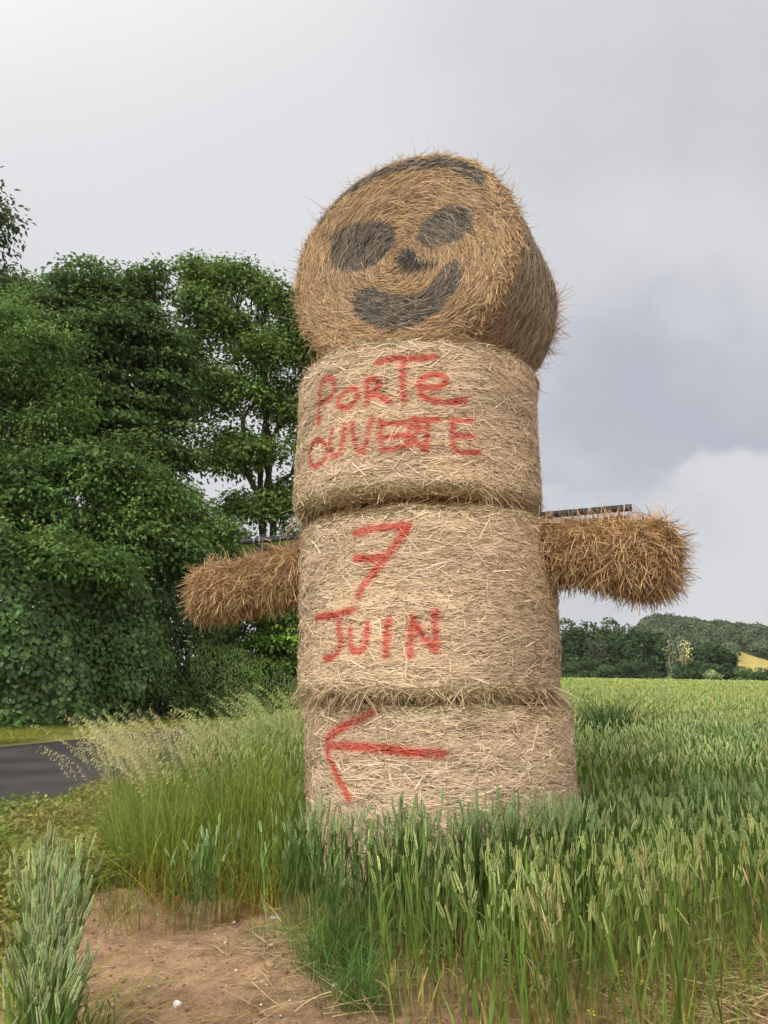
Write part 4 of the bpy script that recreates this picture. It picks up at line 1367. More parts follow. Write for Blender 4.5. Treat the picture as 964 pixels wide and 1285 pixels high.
def wheat_template(r, lod):
    """one wheat plant about 1 m tall (scaled later); lod 0 near .. 2 far"""
    V, C, F = [], [], {3: [], 4: []}
    nV = 0

    def put(v, f, c):
        nonlocal nV
        v = np.asarray(v, float); V.append(v)
        c = np.asarray(c, float)
        C.append(np.tile(c, (len(v), 1)) if c.ndim == 1 else c)
        f = np.asarray(f); F[f.shape[1]].append(f + nV)
        nV += len(v)
    h = r.uniform(.80, 1.0)
    lean = r.normal(0, .045, 2)
    up = lambda z: np.array([lean[0] * (z / h) ** 2, lean[1] * (z / h) ** 2, z])
    blue = np.array([.128, .196, .042]); low = np.array([.32, .27, .06]); pale = np.array([.38, .45, .17])
    sw = [.0022, .0026, .0040][lod]
    zs = np.linspace(0, h, [5, 3, 2][lod])
    pts = np.array([up(z) for z in zs])
    cs = np.array([low * (1 - ss(z, .1, .5)) + blue * 1.15 * ss(z, .1, .5) for z in zs])
    if lod == 0:
        for az in (0, 2 * pi / 3, 4 * pi / 3):
            a, b = np.array([cos(az), sin(az), 0]) * sw, np.array([cos(az + 2.094), sin(az + 2.094), 0]) * sw
            n_ = len(pts)
            v = np.concatenate([pts + a, pts + b]); f = [(i, i + n_, i + n_ + 1, i + 1) for i in range(n_ - 1)]
            put(v, f, np.concatenate([cs, cs]))
    else:
        az = r.uniform(0, pi)
        a = np.array([cos(az), sin(az), 0]) * sw
        n_ = len(pts)
        put(np.concatenate([pts - a, pts + a]), [(i, i + n_, i + n_ + 1, i + 1) for i in range(n_ - 1)], np.concatenate([cs, cs]))
    # ear
    ax = nrm(nrm(up(h) - up(h * .9)) + r.normal(0, 1, 3) * np.array([1, 1, 0]) * r.choice([.05, .16], p=[.75, .25])); e0 = up(h)
    az = r.uniform(0, 2 * pi)
    s1 = nrm(np.cross(ax, [cos(az), sin(az), .1])); s2 = np.cross(ax, s1)
    EL = r.uniform(.085, .120)
    if lod == 0:
        for k in range(10):
            for sg in (-1, 1):
                z = EL * (k + (.25 if sg > 0 else .75) * .5) / 10
                wd = .0068 * (1 - .45 * (k / 10) ** 2) * (0.7 + .3 * min(k, 2) / 2)
                c_ = e0 + ax * z + s1 * sg * wd * .75
                d = nrm(ax * 1.0 + s1 * sg * .42)
                l = .0165
                q = nrm(np.cross(d, s2))
                v = [c_ - d * l * .35, c_ + q * wd * .62, c_ + s2 * wd * .8, c_ - q * wd * .62, c_ - s2 * wd * .8, c_ + d * l * .8]
                f = [(0, 1, 2), (0, 2, 3), (0, 3, 4), (0, 4, 1), (5, 2, 1), (5, 3, 2), (5, 4, 3), (5, 1, 4)]
                put(v, f, pale * r.uniform(.8, 1.15))
    elif lod == 1:
        ks = np.linspace(0, 1, 7); rw = [.004, .0105, .0076, .0105, .0076, .0085, .001]
        v = []
        for k, w_ in zip(ks, rw):
            c_ = e0 + ax * EL * k
            v += [c_ + s1 * w_, c_ + s2 * w_ * .7, c_ - s1 * w_, c_ - s2 * w_ * .7]
        f = [(4 * i + j, 4 * i + (j + 1) % 4, 4 * i + 4 + (j + 1) % 4, 4 * i + 4 + j) for i in range(6) for j in range(4)]
        put(v, f, pale * r.uniform(.85, 1.1))
    else:
        w_ = .012
        for s_ in (s1, s2):
            put([e0, e0 + ax * EL * .45 + s_ * w_, e0 + ax * EL * 1.05, e0 + ax * EL * .45 - s_ * w_], [(0, 1, 2, 3)], pale * r.uniform(.85, 1.1))
    # leaves
    nl = [4, 3, 2][lod]; sg_ = [7, 4, 3][lod]
    for k in range(nl):
        z0 = h * [.74, .56, .36, .18][k] * r.uniform(.9, 1.05)
        L = r.uniform(.16, .28); wd = r.uniform(.0055, .0085) * (1 if lod < 2 else 1.5)
        az = r.uniform(0, 2 * pi); dr = np.array([cos(az), sin(az), 0]); sd_ = np.array([-sin(az), cos(az), 0])
        a0 = r.uniform(.05, .30); a1 = r.choice([r.uniform(.15, .8), r.uniform(1.6, 2.7)], p=[.74, .26])
        p = up(z0); v = []; cc_ = []
        cl = (blue * r.uniform(.8, 1.15)) if k < 3 else np.array([.36, .29, .10]) * r.uniform(.8, 1.2)
        for i in range(sg_ + 1):
            t_ = i / sg_
            wv = wd * (1 - t_ ** 1.8) * (0.6 + .4 * min(t_ * 4, 1))
            v += [p - sd_ * wv, p + sd_ * wv]
            cc_ += [cl * (1 - .15 * t_), cl * (1 - .15 * t_)]
            an = a0 + (a1 - a0) * t_
            p = p + (dr * sin(an) + np.array([0, 0, cos(an)])) * L / sg_
        put(v, [(2 * i, 2 * i + 1, 2 * i + 3, 2 * i + 2) for i in range(sg_)], cc_)
    return np.concatenate(V), {k: np.concatenate(f) for k, f in F.items() if f}, np.concatenate(C)


def blade_template(r, seg=6, L=1.0, wd=.0035, a1=(.5, 1.5), base=(.30, .20, .085), mid=(.19, .26, .05), tip=(.24, .30, .10), power=1.6):
    an1 = r.uniform(*a1)
    p = np.zeros(3); v, c = [], []
    for i in range(seg + 1):
        t_ = i / seg
        wv = wd * (1 - t_ ** 2 * .9)
        v += [p + [0, -wv, 0], p + [0, wv, 0]]
        b, m_, e = np.array(base), np.array(mid), np.array(tip)
        cl = b * (1 - ss(t_, .03, .34)) + m_ * ss(t_, .03, .34)
        cl = cl * (1 - ss(t_, .5, 1)) + e * ss(t_, .5, 1)
        c += [cl, cl]
        an = .04 + an1 * t_ ** power
        p = p + np.array([sin(an), 0, cos(an)]) * L / seg
    return np.array(v), {4: np.array([(2 * i, 2 * i + 1, 2 * i + 3, 2 * i + 2) for i in range(seg)])}, np.array(c)


def panicle_template(r, L=1.05, side=1.0):
    """brome stem: thin arching culm with a drooping one-sided head of spikelets"""
    V, F, C = blade_template(r, 9, L, .0014, (1.0, 1.7), (.25, .20, .08), (.22, .27, .09), (.40, .38, .20), 2.4)
    V, C, Fq = [V], [C], [F[4]]
    n = len(V[0]); cen = (V[0][0::2] + V[0][1::2]) / 2
    for k in range(36):
        u = 5.8 + 3.2 * k / 36
        i = int(min(u, 8)); p = cen[i] * (1 - (u - i)) + cen[i + 1] * (u - i)
        d = nrm(np.array([r.uniform(.3, 1.0), r.normal(0, .5), r.uniform(-1.1, .1)]))
        q = p + d * r.uniform(.006, .032)
        dd = nrm(d + [0.2, 0, -.6]); s_ = nrm(np.cross(dd, [0.2, 1, .3])); l = r.uniform(.018, .03)
        V.append(np.array([q, q + dd * l * .4 + s_ * .0034, q + dd * l, q + dd * l * .4 - s_ * .0034])); Fq.append(np.array([[0, 1, 2, 3]]) + n)
        C.append(np.tile(np.array([.47, .43, .20]) * r.uniform(.8, 1.2), (4, 1))); n += 4
        V.append(np.array([p, q, q + s_ * .0008, p + s_ * .0008])); Fq.append(np.array([[0, 1, 2, 3]]) + n)
        C.append(np.tile(np.array([.36, .35, .18]), (4, 1))); n += 4
    return np.concatenate(V), {4: np.concatenate(Fq)}, np.concatenate(C)


rt = np.random.default_rng(400)
W0 = [wheat_template(rt, 0) for _ in range(14)]
W1 = [wheat_template(rt, 1) for _ in range(12)]
W2 = [wheat_template(rt, 2) for _ in range(10)]
BLG = [blade_template(rt, 7, 1.0, rt.uniform(.0018, .0042), (.3, 2.5)) for _ in range(14)]
PAN = [panicle_template(rt) for _ in range(8)]


def scatter(acc, temps, xy, r, h0, h1, tilt=.07, wide=1.0, tint=(1, 1, 1), tvar=.17, hfield=None, rotf=None, z=None):
    n = len(xy)
    if n == 0:
        return
    zz_ = (land(xy[:, 0], xy[:, 1]) if z is None else z) - 0.01
    pos = np.concatenate([xy, zz_[:, None]], 1)
    kind = r.integers(0, len(temps), n)
    hh_ = r.uniform(h0, h1, n) * (1 if hfield is None else hfield)
    tn = np.asarray(tint)[None] * np.exp(tvar * r.normal(size=(n, 1))) * (1 + .06 * r.normal(size=(n, 3)))
    # drier and greener drifts through the crop
    dr = sn(np.stack([xy[:, 0], xy[:, 1], 0 * xy[:, 0]], -1), 1.6, 31)[:, None]
    tn = tn * (1 + dr * np.array([.10, .02, -.06]))
    rot = r.uniform(0, 2 * pi, n) if rotf is None else rotf
    ta_ = r.uniform(0, 2 * pi, n); tl = np.abs(r.normal(0, tilt, n))
    for k, (tV, tF, tC) in enumerate(temps):
        s_ = np.where(kind == k)[0]
        stamp(acc, tV, tF, tC, pos[s_], rot[s_], np.stack([wide * hh_[s_] ** .3, wide * hh_[s_] ** .3, hh_[s_]], -1), tl[s_], tn[s_], ta_[s_])


def pts_in(r, x0, x1, y0, y1, dens, keep):
    n = int((x1 - x0) * (y1 - y0) * dens)
    p = np.stack([r.uniform(x0, x1, n), r.uniform(y0, y1, n)], -1)
    return p[keep(p[:, 0], p[:, 1])]


def off_bale(x, y):
    return np.hypot(x - .373, y - 5.30) > .90


def in_gap(x, y):      # the trodden gap with dark regrowth, out in the field
    return (np.abs(x - .283 * y) < .42 + .06 * np.sin(y * 5)) & (y > 9.9) & (y < 13.3)


r = np.random.default_rng(410)
acc = Acc()
wedge = lambda x, y, a0=-.50, a1=.80: (x > a0 * y - .4) & (x < a1 * y + .6)


def front_edge(x):      # where the crop ends towards the camera
    return np.interp(x, [-.4, -.2, .0, .2, .6, .95, 1.2, 1.45, 2.4, 4.0], [4.25, 3.95, 3.3, 2.85, 2.7, 2.7, 2.9, 3.55, 3.75, 3.8])


# nearest band, full detail
keep0 = lambda x, y: wedge(x, y) & off_bale(x, y) & (x > -.42) & (y > front_edge(x) + .12 * sn2(x, y, 6, 8)) & field_mask(x, y)
p = pts_in(r, -.5, 5.4, 2.7, 6.6, 330, keep0)
dn = ss(sn2(p[:, 0], p[:, 1], 5.5, 17), -1.0, .35)
thin = np.where((p[:, 0] < .55) & (p[:, 1] < 4.7), np.where(p[:, 0] < .20, .36, .55), .95)
fe = p[:, 1] - front_edge(p[:, 0])
p = p[r.uniform(0, 1, len(p)) < thin * (.35 + .65 * dn) * (.25 + .75 * ss(fe, 0, .45))]
hf = .92 + .08 * sn2(p[:, 0], p[:, 1], 2.2, 18)
scatter(acc, W0, p, r, .58, .80, .09, 1.0, hfield=hf)
# tight dark clumps against the bale
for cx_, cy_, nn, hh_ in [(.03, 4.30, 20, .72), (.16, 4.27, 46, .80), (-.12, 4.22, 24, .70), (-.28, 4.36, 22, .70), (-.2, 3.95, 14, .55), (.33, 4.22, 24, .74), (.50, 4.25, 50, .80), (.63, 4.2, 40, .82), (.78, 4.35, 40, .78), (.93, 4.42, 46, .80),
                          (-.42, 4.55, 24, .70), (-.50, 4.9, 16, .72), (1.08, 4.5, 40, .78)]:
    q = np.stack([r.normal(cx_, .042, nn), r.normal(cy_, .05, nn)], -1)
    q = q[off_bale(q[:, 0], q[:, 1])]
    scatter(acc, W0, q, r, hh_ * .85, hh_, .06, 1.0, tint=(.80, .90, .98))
keep1 = lambda x, y: wedge(x, y) & off_bale(x, y) & field_mask(x, y) & ~in_gap(x, y)
p = pts_in(r, -3.4, 12, 6.6, 14, 210, keep1)
scatter(acc, W1, p, r, .66, .84, .09, 1.15, hfield=1 + .05 * sn2(p[:, 0], p[:, 1], 1.4, 19))
p = pts_in(r, -3, 22, 14, 26, 95, keep1)
scatter(acc, W2, p, r, .70, .86, .10, 1.5, hfield=1 + .05 * sn2(p[:, 0], p[:, 1], 1.0, 19), tint=(1.08, 1.05, 1.0))
p = pts_in(r, -1, 38, 26, 48, 34, keep1)
scatter(acc, W2, p, r, .72, .88, .10, 2.4, hfield=1 + .05 * sn2(p[:, 0], p[:, 1], .8, 19), tint=(1.12, 1.1, 1.0))
p = pts_in(r, 2, 120, 48, 158, 3.2, keep1)
scatter(acc, W2, p, r, .74, .92, .10, 5.5, hfield=1 + .06 * sn2(p[:, 0], p[:, 1], .5, 19), tint=(1.15, 1.12, 1.02))
# closed canopy between the far ears, its colour darkened for shaded gaps
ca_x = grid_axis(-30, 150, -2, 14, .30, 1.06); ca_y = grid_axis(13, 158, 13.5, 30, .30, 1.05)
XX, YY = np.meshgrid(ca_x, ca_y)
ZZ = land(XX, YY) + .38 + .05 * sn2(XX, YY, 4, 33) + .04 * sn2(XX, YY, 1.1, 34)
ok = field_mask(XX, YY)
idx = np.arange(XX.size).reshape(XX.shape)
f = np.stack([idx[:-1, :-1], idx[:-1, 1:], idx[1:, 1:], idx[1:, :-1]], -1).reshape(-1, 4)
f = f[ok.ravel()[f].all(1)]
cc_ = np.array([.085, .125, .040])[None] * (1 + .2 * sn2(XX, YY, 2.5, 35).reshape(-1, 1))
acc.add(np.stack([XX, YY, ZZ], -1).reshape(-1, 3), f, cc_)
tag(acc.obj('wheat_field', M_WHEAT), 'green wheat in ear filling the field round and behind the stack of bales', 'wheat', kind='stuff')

# dark regrowth in the gap
acc = Acc()
p = pts_in(r, 2.6, 4.4, 11.2, 13.4, 620, lambda x, y: np.hypot((x - .283 * y) / .33, (y - 12.2) / .9) < 1)
scatter(acc, BLG, p, r, .75, 1.18, .06, 4.0, tint=(.30, .42, .50))
tag(acc.obj('dark_weed_patch', M_LEAF), 'round patch of dark leafy weeds sunk into the wheat right of the bales', 'weeds', kind='stuff')

# grey green wheat clump in the lower left corner
acc = Acc()
n = 330
u = r.uniform(0, 1, n)
q = np.stack([-1.03 - .40 * u + r.normal(0, .028, n), 2.60 + .90 * u + r.normal(0, .05, n)], -1)
scatter(acc, W0, q, r, .70, .86, .05, 1.0, tint=(1.10, 1.08, 1.30), hfield=.64 + .36 * u)
q2 = q[r.choice(n, 170)] + r.normal(0, .05, (170, 2))
scatter(acc, BLG, q2, r, .2, .45, .2, 2.0, tint=(1.6, 1.3, .8))
c_ = (-1.25, 3.05, gz(-1.25, 3.05))
tag(acc.obj('wheat_clump', M_WHEAT, None, c_), 'grey green clump of wheat standing alone on the bare soil in the lower left corner', 'wheat', 'wheat clumps standing apart on the bare soil')
lbs = ['blue green tuft of wheat at the foot of the tall grass, beside bare soil', 'narrow blue green tuft of wheat between the tall grass and the bottom bale',
       'single thin stalks of wheat on the soil just right of the lone corner clump']
for (cx_, cy_, nn, hh_, sp), lb in zip([(-1.05, 4.75, 34, .62, .10), (-.56, 4.62, 26, .60, .05), (-1.02, 3.05, 9, .34, .07)], lbs):
    acc = Acc()
    q = np.stack([r.normal(cx_, sp, nn), r.normal(cy_, .05, nn)], -1)
    scatter(acc, W0, q, r, hh_ * .7, hh_, .08, 1.0, tint=(1.0, 1.1, 1.35))
    tag(acc.obj('wheat_clump', M_WHEAT, None, (cx_, cy_, gz(cx_, cy_))), lb, 'wheat', 'wheat clumps standing apart on the bare soil')

# the tall arching grass, left of the bales
acc = Acc()
poly = np.array([(-1.85, 5.45), (-1.60, 5.15), (-1.30, 4.95), (-.95, 4.80), (-.62, 4.90), (-.62, 6.3), (-.9, 8.6), (-2.2, 9.0), (-2.55, 8.0), (-2.15, 6.4)])
p = pts_in(r, -3.1, -.5, 4.8, 9.2, 1500, lambda x, y: inside(np.stack([x, y], -1), poly) & off_bale(x, y) & (sn2(x, y, 4, 60) > -.9 * (y > 5.4) - .5))
near_ = p[:, 1] < 6.6
p = p[near_ | (r.uniform(0, 1, len(p)) < .45)]
# blades lean towards the road on the left side of the clump and forwards at its front
cx_ = ss(-p[:, 0], 1.3, 2.7)
rot = np.where(r.uniform(0, 1, len(p)) < .45 + .4 * cx_, pi + r.normal(0.25, .75, len(p)), r.uniform(0, 2 * pi, len(p)))
hf = (.80 + .20 * sn2(p[:, 0], p[:, 1], 2.5, 61)) * (.62 + .38 * ss(p[:, 1], 4.9, 5.5))
scatter(acc, BLG, p, r, .60, 1.12, .17, 1.0, tint=(1.12, 1.08, .82), hfield=hf, rotf=rot, tvar=.32)
q = p[r.choice(len(p), 1500, replace=False)]
scatter(acc, BLG, q, r, .15, .45, .45, 1.6, tint=(1.7, 1.1, .7), tvar=.2)
ctr = (-1.5, 5.6, gz(-1.5, 5.6))
tgr = thing('tall_grass', ctr, 'big clump of tall arching green grass, reddish at its foot, left of the bottom bale', 'grass clump')
acc.obj('blades', M_LEAF, tgr, ctr)
acc = Acc()
q = p[(p[:, 0] < -1.2) & (p[:, 1] > 5.3)]
q = q[r.choice(len(q), min(120, len(q)), replace=False)]
scatter(acc, PAN, q, r, .90, 1.20, .10, 1.0, rotf=pi + r.normal(.1, .55, len(q)), tvar=.12)
q = np.stack([r.uniform(-2.45, -1.85, 80), r.uniform(6.3, 7.8, 80)], -1)
scatter(acc, PAN, q, r, .85, 1.22, .16, 1.0, rotf=pi + r.normal(0, .45, 80), tvar=.12)
acc.obj('seed_heads', M_LEAF, tgr, ctr)
# wild oat tops behind the clump, next to the bale
acc = Acc()
q = np.stack([r.uniform(-1.9, -.75, 130), r.uniform(8.0, 11.0, 130)], -1)
scatter(acc, PAN, q, r, .95, 1.35, .14, 1.3, rotf=pi + r.normal(.2, .8, 130), tvar=.12, tint=(.85, 1.0, .8))
tag(acc.obj('wild_oats', M_LEAF, None, (-1.4, 9.5, gz(-1.4, 9.5))), 'feathery wild oats nodding over the wheat behind the tall grass clump', 'wild oats', kind='stuff')

# small green tufts on the soil in front of the bales
TL = ['bushy green grass tuft on the soil below the left edge of the bottom bale', 'thin dark grass tuft at the bottom edge, left of the ripe wheat',
      'sparse grass sprig on the bare soil beneath the blue green tuft', 'leafy grass tuft on the crest of the bank, beside the low weeds']
for (cx_, cy_, nn, h_, sp, tn_), lb in zip([(-.22, 4.02, 420, .38, .10, (.62, .85, .75)), (-.10, 3.60, 260, .30, .08, (.55, .8, .75)), (-.66, 4.42, 50, .24, .08, (.9, 1.0, .8)), (-1.52, 4.78, 160, .34, .14, (1.0, .95, .7))], TL):
    acc = Acc()
    q = np.stack([r.normal(cx_, sp, nn), r.normal(cy_, sp, nn)], -1)
    scatter(acc, BLG, q, r, h_ * .4, h_, .30, 1.0, tint=tn_, tvar=.2)
    tag(acc.obj('grass_tuft', M_LEAF, None, (cx_, cy_, gz(cx_, cy_))), lb, 'grass tuft', 'small grass tufts on the bare soil')

# weeds and fine grass between the wheat stems at the front
acc = Acc()
p = pts_in(r, -.45, 3.2, 2.5, 4.9, 520, lambda x, y: (y > front_edge(x) - .22) & off_bale(x, y))
p = p[r.uniform(0, 1, len(p)) < ss(sn2(p[:, 0], p[:, 1], 5, 66), -.7, .6)]
scatter(acc, BLG, p, r, .10, .36, .3, 1.2, tint=(.85, 1.0, .8), tvar=.25)
tag(acc.obj('undergrowth', M_LEAF), 'fine green grass and seedlings among the foot of the front wheat', 'weeds', kind='stuff')

# dead and bent straw on the ground
acc = Acc()


def litter(acc, n, xf, yf, l0, l1, colr, lift=.02, w_=.0045):
    x, y = xf(n), yf(n)
    z = land(x, y) + r.uniform(.002, lift, n)
    a_ = r.uniform(0, 2 * pi, n)
    D = nrm(np.stack([np.cos(a_), np.sin(a_), r.normal(.05, .12, n)], -1))
    L = r.uniform(l0, l1, n)
    cl = np.asarray(colr)[None] * r.uniform(.6, 1.3, (n, 1))
    V, F, C = ribbons(np.stack([x, y, z], -1), D, nrm(np.array([0, 0, 1.0]) + .5 * r.normal(size=(n, 3))), L, w_ * r.uniform(.5, 1.3, n), r.normal(0, .02, (n, 3)) - np.array([0, 0, .01]), 4, .5, cl)
    acc.add(V, F, C)


litter(acc, 700, lambda n: r.uniform(-1.9, 1.2, n), lambda n: r.uniform(2.7, 4.9, n), .03, .14, (.42, .32, .19), .012, .003)
litter(acc, 1100, lambda n: r.uniform(1.0, 3.2, n), lambda n: 3.3 + np.abs(r.normal(0, .35, n)), .10, .38, (.48, .36, .18), .08, .006)
litter(acc, 900, lambda n: r.uniform(-.6, 2.4, n), lambda n: r.uniform(3.3, 4.8, n), .10, .30, (.42, .33, .16), .10)
litter(acc, 500, lambda n: r.normal(-.35, .22, n), lambda n: r.normal(4.4, .2, n), .06, .22, (.44, .35, .2), .04)
litter(acc, 260, lambda n: r.normal(-1.55, .22, n), lambda n: r.uniform(2.6, 3.6, n), .08, .26, (.44, .34, .19), .03)
tag(acc.obj('straw_litter', M_STRAW), 'dry straw and broken stalks lying on the soil under the wheat', 'straw', kind='stuff')
# ripe pale stalks standing in the front crop, bent leaves
acc = Acc()
RIPE = []
for _ in range(4):
    v_, f_, c_ = wheat_template(rt, 0)
    RIPE.append((v_, f_, np.tile(np.array([.46, .36, .18]), (len(c_), 1)) * (.8 + .3 * r.uniform(size=(len(c_), 1)))))
q = np.concatenate([np.stack([r.normal(cx_, .05, 6), r.normal(cy_, .06, 6)], -1) for cx_, cy_ in ((.62, 3.25), (.70, 3.5), (1.32, 3.75), (1.55, 3.95), (1.9, 4.1))])
scatter(acc, RIPE, q, r, .42, .62, .10, 1.0, tvar=.12)
tag(acc.obj('ripe_stalks', M_STRAW), 'dry golden stalks standing among the green wheat at the front', 'dry wheat', kind='stuff')

# ------------------------------------------------------------------ verge weeds beside the road


def verge(acc, xy, r, leaf, col, up=.5, h=.12):
    n = len(xy)
    z = land(xy[:, 0], xy[:, 1]) + r.uniform(0.0, 1, n) ** 1.4 * h * (1 + .6 * sn2(xy[:, 0], xy[:, 1], 4, 71))
    P = np.stack([xy[:, 0], xy[:, 1], z], -1)
    out = nrm(np.array([0, -.25, 1.0]) + .55 * r.normal(size=(n, 3)))
    Dn = nrm(np.cross(out, r.normal(size=(n, 3)))); Dn[:, 2] += .25
    Dn = nrm(Dn)
    mixc = ss(sn2(xy[:, 0], xy[:, 1], 3.2, 72), -.6, .8)[:, None]
    dry = np.array([.38, .29, .11])
    cl = np.asarray(col) * (1 - .55 * mixc) + dry * .55 * mixc
    cl = cl * np.exp(.25 * r.normal(size=(n, 1)))
    V, F, C = leaf_quads(P, out, Dn, leaf * r.uniform(.5, 1.3, n), .42, cl, r)
    acc.add(V, F, C)


acc = Acc()
vk = lambda x, y: (road_dist(x, y)[0] > .02) & (road_dist(x, y)[1] > 0) & (x > -.62 * y - .3) & (x < np.interp(y, [3, 4.4, 5.2, 5.6, 7, 9], [-2.3, -1.9, -1.6, -1.9, -2.4, -2.2]) + .08 * sn2(x, y, 7, 74))
p = pts_in(r, -6.5, -1.3, 3.4, 12, 2600, vk)
verge(acc, p, r, .06, (.165, .225, .045), h=.20)
p = pts_in(r, -6.5, -1.3, 3.6, 12, 420, vk)
scatter(acc, BLG, p, r, .08, .30, .35, 1.2, tint=(1.25, 1.05, .75), tvar=.25)
p2 = p[r.choice(len(p), 900)]
scatter(acc, BLG, p2, r, .10, .30, .5, 1.3, tint=(2.0, 1.4, 1.0), tvar=.2)
tag(acc.obj('verge_weeds', M_LEAF), 'low yellow green weeds and grass on the verge beside the road', 'weeds', kind='stuff')
acc = Acc()
p = pts_in(r, -22, 0, 10, 36, 70, lambda x, y: (road_dist(x, y)[1] < 0) & (road_dist(x, y)[0] > .03) & (road_dist(x, y)[0] < 6) & (x > -.75 * y))
scatter(acc, BLG, p, r, .08, .20, .4, 5.0, tint=(1.35, 1.15, .7), tvar=.22)
tag(acc.obj('verge_grass', M_LEAF), 'strip of short yellowish grass between the road and the hedge foot', 'grass', kind='stuff')

# ------------------------------------------------------------------ flints, clods and flowers


def stone(name, label, cat, x, y, s, col, seed, group):
    r_ = np.random.default_rng(seed)
    bm_n = 16
    th = np.linspace(0, 2 * pi, bm_n, endpoint=False); ph = np.linspace(-pi / 2, pi / 2, 10)
    TT, PP = np.meshgrid(th, ph[1:-1])
    d = np.stack([np.cos(PP) * np.cos(TT), np.cos(PP) * np.sin(TT), np.sin(PP)], -1).reshape(-1, 3)
    d = np.concatenate([d, [[0, 0, -1], [0, 0, 1]]])
    q = d * (1 + .28 * sn(d, 2.6, seed)[:, None] + .12 * sn(d, 6, seed + 1)[:, None]) * np.array([1, .75, .6]) * s
    a_ = r_.uniform(0, pi)
    q = np.stack([q[:, 0] * cos(a_) - q[:, 1] * sin(a_), q[:, 0] * sin(a_) + q[:, 1] * cos(a_), q[:, 2]], -1)
    z = gz(x, y)
    q += [x, y, z + s * .22]
    idx = np.arange(8 * bm_n).reshape(8, bm_n); nx = np.roll(idx, -1, 1)
    a = Acc(); cl = np.asarray(col)[None] * (1 + .2 * sn(d, 4, seed + 2)[:, None])
    a.add(q, np.stack([idx[:-1], nx[:-1], nx[1:], idx[1:]], -1).reshape(-1, 4), cl)
    a.F[3] = [np.array([(8 * bm_n, nx[0][i], idx[0][i]) for i in range(bm_n)] + [(8 * bm_n + 1, idx[-1][i], nx[-1][i]) for i in range(bm_n)])]
    return tag(a.obj(name, M_STONE, None, (x, y, z)), label, cat, group)


def on_ground(px, py):
    """ground point under a pixel (march along the ray)"""
    d = ray(px, py); o = np.array([0, 0, EYE])
    t = 1.0
    for _ in range(60):
        q = o + d * t
        t = max(t + (q[2] - gz(q[0], q[1])) / max(-d[2], .05) * .7, .3)
    q = o + d * t
    return q[0], q[1]


WH, OC = (.72, .70, .66), (.52, .35, .20)
ST = [(222, 1261, .019, WH, 'largest white flint on the bare soil at the bottom of the picture'), (344, 1153, .020, (.55, .53, .52), 'grey and white flint at the foot of the blue green wheat'),
      (294, 1158, .011, WH, 'small white flint just left of the grey and white one'), (338, 1213, .024, OC, 'rounded orange brown stone on the soil'),
      (398, 1212, .018, WH, 'white flint beside the bushy green grass tuft'), (420, 1238, .020, (.62, .56, .48), 'angular pale stone below the bushy green grass tuft'),
      (341, 1186, .010, WH, 'little white flint between the orange brown stone and the wheat'), (296, 1218, .008, WH, 'tiny white chip on open soil left of the orange brown stone'),
      (329, 1232, .009, WH, 'tiny white chip right below the orange brown stone'), (198, 1148, .008, WH, 'tiny white chip under the tall grass, high on the bare bank'),
      (922, 1266, .010, WH, 'small white flint in the bare corner at the lower right'), (96, 1118, .008, (.5, .55, .62), 'tiny bluish chip on the crest of the bank near the lone wheat clump')]
for i, (px, py, s_, cl, lb) in enumerate(ST):
    x, y = on_ground(px, py)
    stone('flint' if cl != OC else 'stone', lb, 'stone', x, y, s_, cl, 700 + i, 'stones lying on the bare soil')
# crumbs of chalk and soil
acc = Acc()
n = 9000
x = r.uniform(-2.2, 2.9, n); y = r.uniform(2.6, 5.3, n)
z = land(x, y)
o8 = np.array([(1, 0, 0), (-1, 0, 0), (0, 1, 0), (0, -1, 0), (0, 0, 1), (0, 0, -1)], float)
f8 = np.array([(0, 2, 4), (2, 1, 4), (1, 3, 4), (3, 0, 4), (2, 0, 5), (1, 2, 5), (3, 1, 5), (0, 3, 5)])
s_ = .0022 + .011 * r.uniform(0, 1, n) ** 5
wt = r.uniform(0, 1, n) < .10
tn = np.where(wt[:, None], np.array([.62, .58, .52]), np.array([.30, .185, .11])) * r.uniform(.75, 1.25, (n, 1))
stamp(acc, o8 * (1 + .3 * r.normal(size=o8.shape)), {3: f8}, np.ones((6, 3)), np.stack([x, y, z + s_ * .3], -1), r.uniform(0, 6, n), np.stack([s_, s_ * .8, s_ * .7], -1), tint=tn)
n = 420
x = r.uniform(-1.9, 2.9, n); y = r.uniform(2.6, 5.2, n); s_ = .006 + .013 * r.uniform(0, 1, n) ** 2
for q in range(6):
    k_ = slice(q, None, 6)
    d12 = nrm(r.normal(size=(14, 3)))
    v_ = np.concatenate([o8, nrm(np.array([(a_, b2, c2_) for a_ in (-1, 1) for b2 in (-1, 1) for c2_ in (-1, 1)], float))]) * r.uniform(.65, 1.15, (14, 1))
    f14 = []
    for ci_, (a_, b2, c2_) in enumerate([(a_, b2, c2_) for a_ in (-1, 1) for b2 in (-1, 1) for c2_ in (-1, 1)]):
        ix, iy, iz = (0 if a_ > 0 else 1), (2 if b2 > 0 else 3), (4 if c2_ > 0 else 5)
        f14 += [(6 + ci_, ix, iy), (6 + ci_, iy, iz), (6 + ci_, iz, ix)]
    m_n = len(x[k_])
    stamp(acc, v_, {3: np.array(f14)}, np.ones((14, 3)), np.stack([x[k_], y[k_], land(x[k_], y[k_]) + s_[k_] * .2], -1), r.uniform(0, 6, m_n),
          np.stack([s_[k_], s_[k_] * .8, s_[k_] * .6], -1), tint=np.array([.36, .225, .135]) * r.uniform(.75, 1.2, (m_n, 1)))
tag(acc.obj('soil_crumbs', M_STONE), 'small clods and chalk crumbs strewn over the bare soil', 'soil crumbs', kind='stuff')

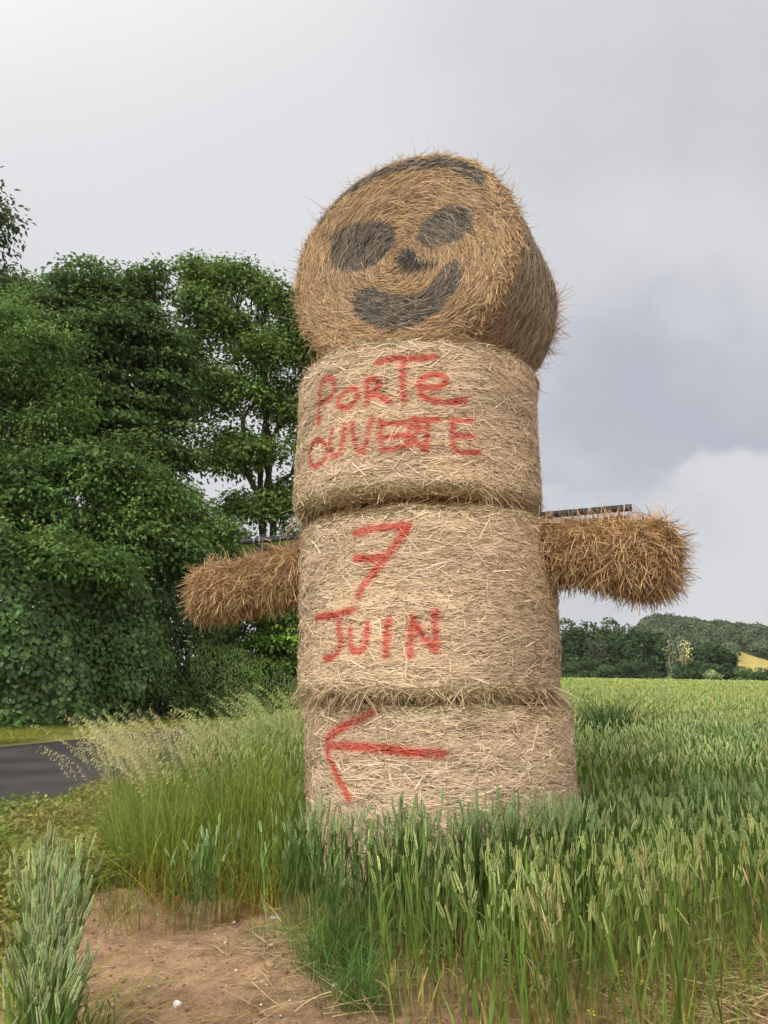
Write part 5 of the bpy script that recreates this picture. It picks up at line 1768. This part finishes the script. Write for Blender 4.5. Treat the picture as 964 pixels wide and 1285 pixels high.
FL = [(223, 1130, .026, (.62, .05, .03), 'poppy', 'red poppy low at the foot of the tall grass, on the soil edge', .035), (226, 944, .020, (.55, .12, .06), 'poppy', 'faded red poppy among the tops of the tall grass', .9),
      (119, 981, .016, (.75, .16, .03), 'poppy', 'orange poppy on the verge at the edge of the road', .35),
      (741, 1288 - 66, .012, (.75, .62, .05), 'flower', 'small yellow flower low among the front wheat, left of its twin', .12), (779, 1223, .013, (.75, .62, .05), 'flower', 'pair of yellow blossoms low in the front wheat', .16),
      (808, 1236, .013, (.75, .62, .05), 'flower', 'small yellow flower in front of the flattened straw', .12), (743, 1268, .014, (.75, .62, .05), 'flower', 'yellow flower at the bottom edge under the dry golden stalks', .1)]
for i, (px, py, s_, cl, cat, lb, hz) in enumerate(FL):
    Yd = [4.93, 6.2, 7.4, 3.35, 3.30, 3.25, 3.0][i]
    c = at(px, py, Yd); g = gz(c[0], c[1])
    if c[2] < g + .03: c[2] = g + .03
    root = thing('poppy' if cat == 'poppy' else 'yellow_flower', (c[0], c[1], g), lb, cat)
    a = Acc(); add_tube(a, [(c[0], c[1], g - .01), (c[0] + .004, c[1], (g + c[2]) / 2), tuple(c)], .0013, 4, (.12, .18, .06)); a.obj('stem', M_LEAF, root, (c[0], c[1], g))
    a = Acc()
    for k in range(5 if cat == 'poppy' else 9):
        an = k * 2 * pi / 4.6 + r.uniform(0, .5)
        d = nrm(np.array([[cos(an), sin(an), .55]]))
        V_, F_, C_ = leaf_quads(c[None] + (0 if cat == 'poppy' else r.normal(0, .008, (1, 3))), nrm(np.array([[-cos(an) * .5, -sin(an) * .5, 1]])), d, np.array([s_ * (1 if cat == 'poppy' else .7)]), 1.3, np.array([cl]), r)
        a.add(V_, F_, C_)
    a.obj('petals', M_LEAF, root, (c[0], c[1], g))

# ------------------------------------------------------------------ the moist summer air
hz = Acc()
add_box(hz, (300, 1650, 120), np.eye(3), (1500, 1750, 133), (1, 1, 1))
m, t = newmat('haze')
t.n('ShaderNodeOutputMaterial', Volume=t.n('ShaderNodeVolumePrincipled', Color=(.80, .84, .90, 1), Density=0.00013))
tag(hz.obj('haze', m, None, (300, 1650, -12)), 'thin pale summer haze over the far hill and woods', 'haze', kind='stuff')
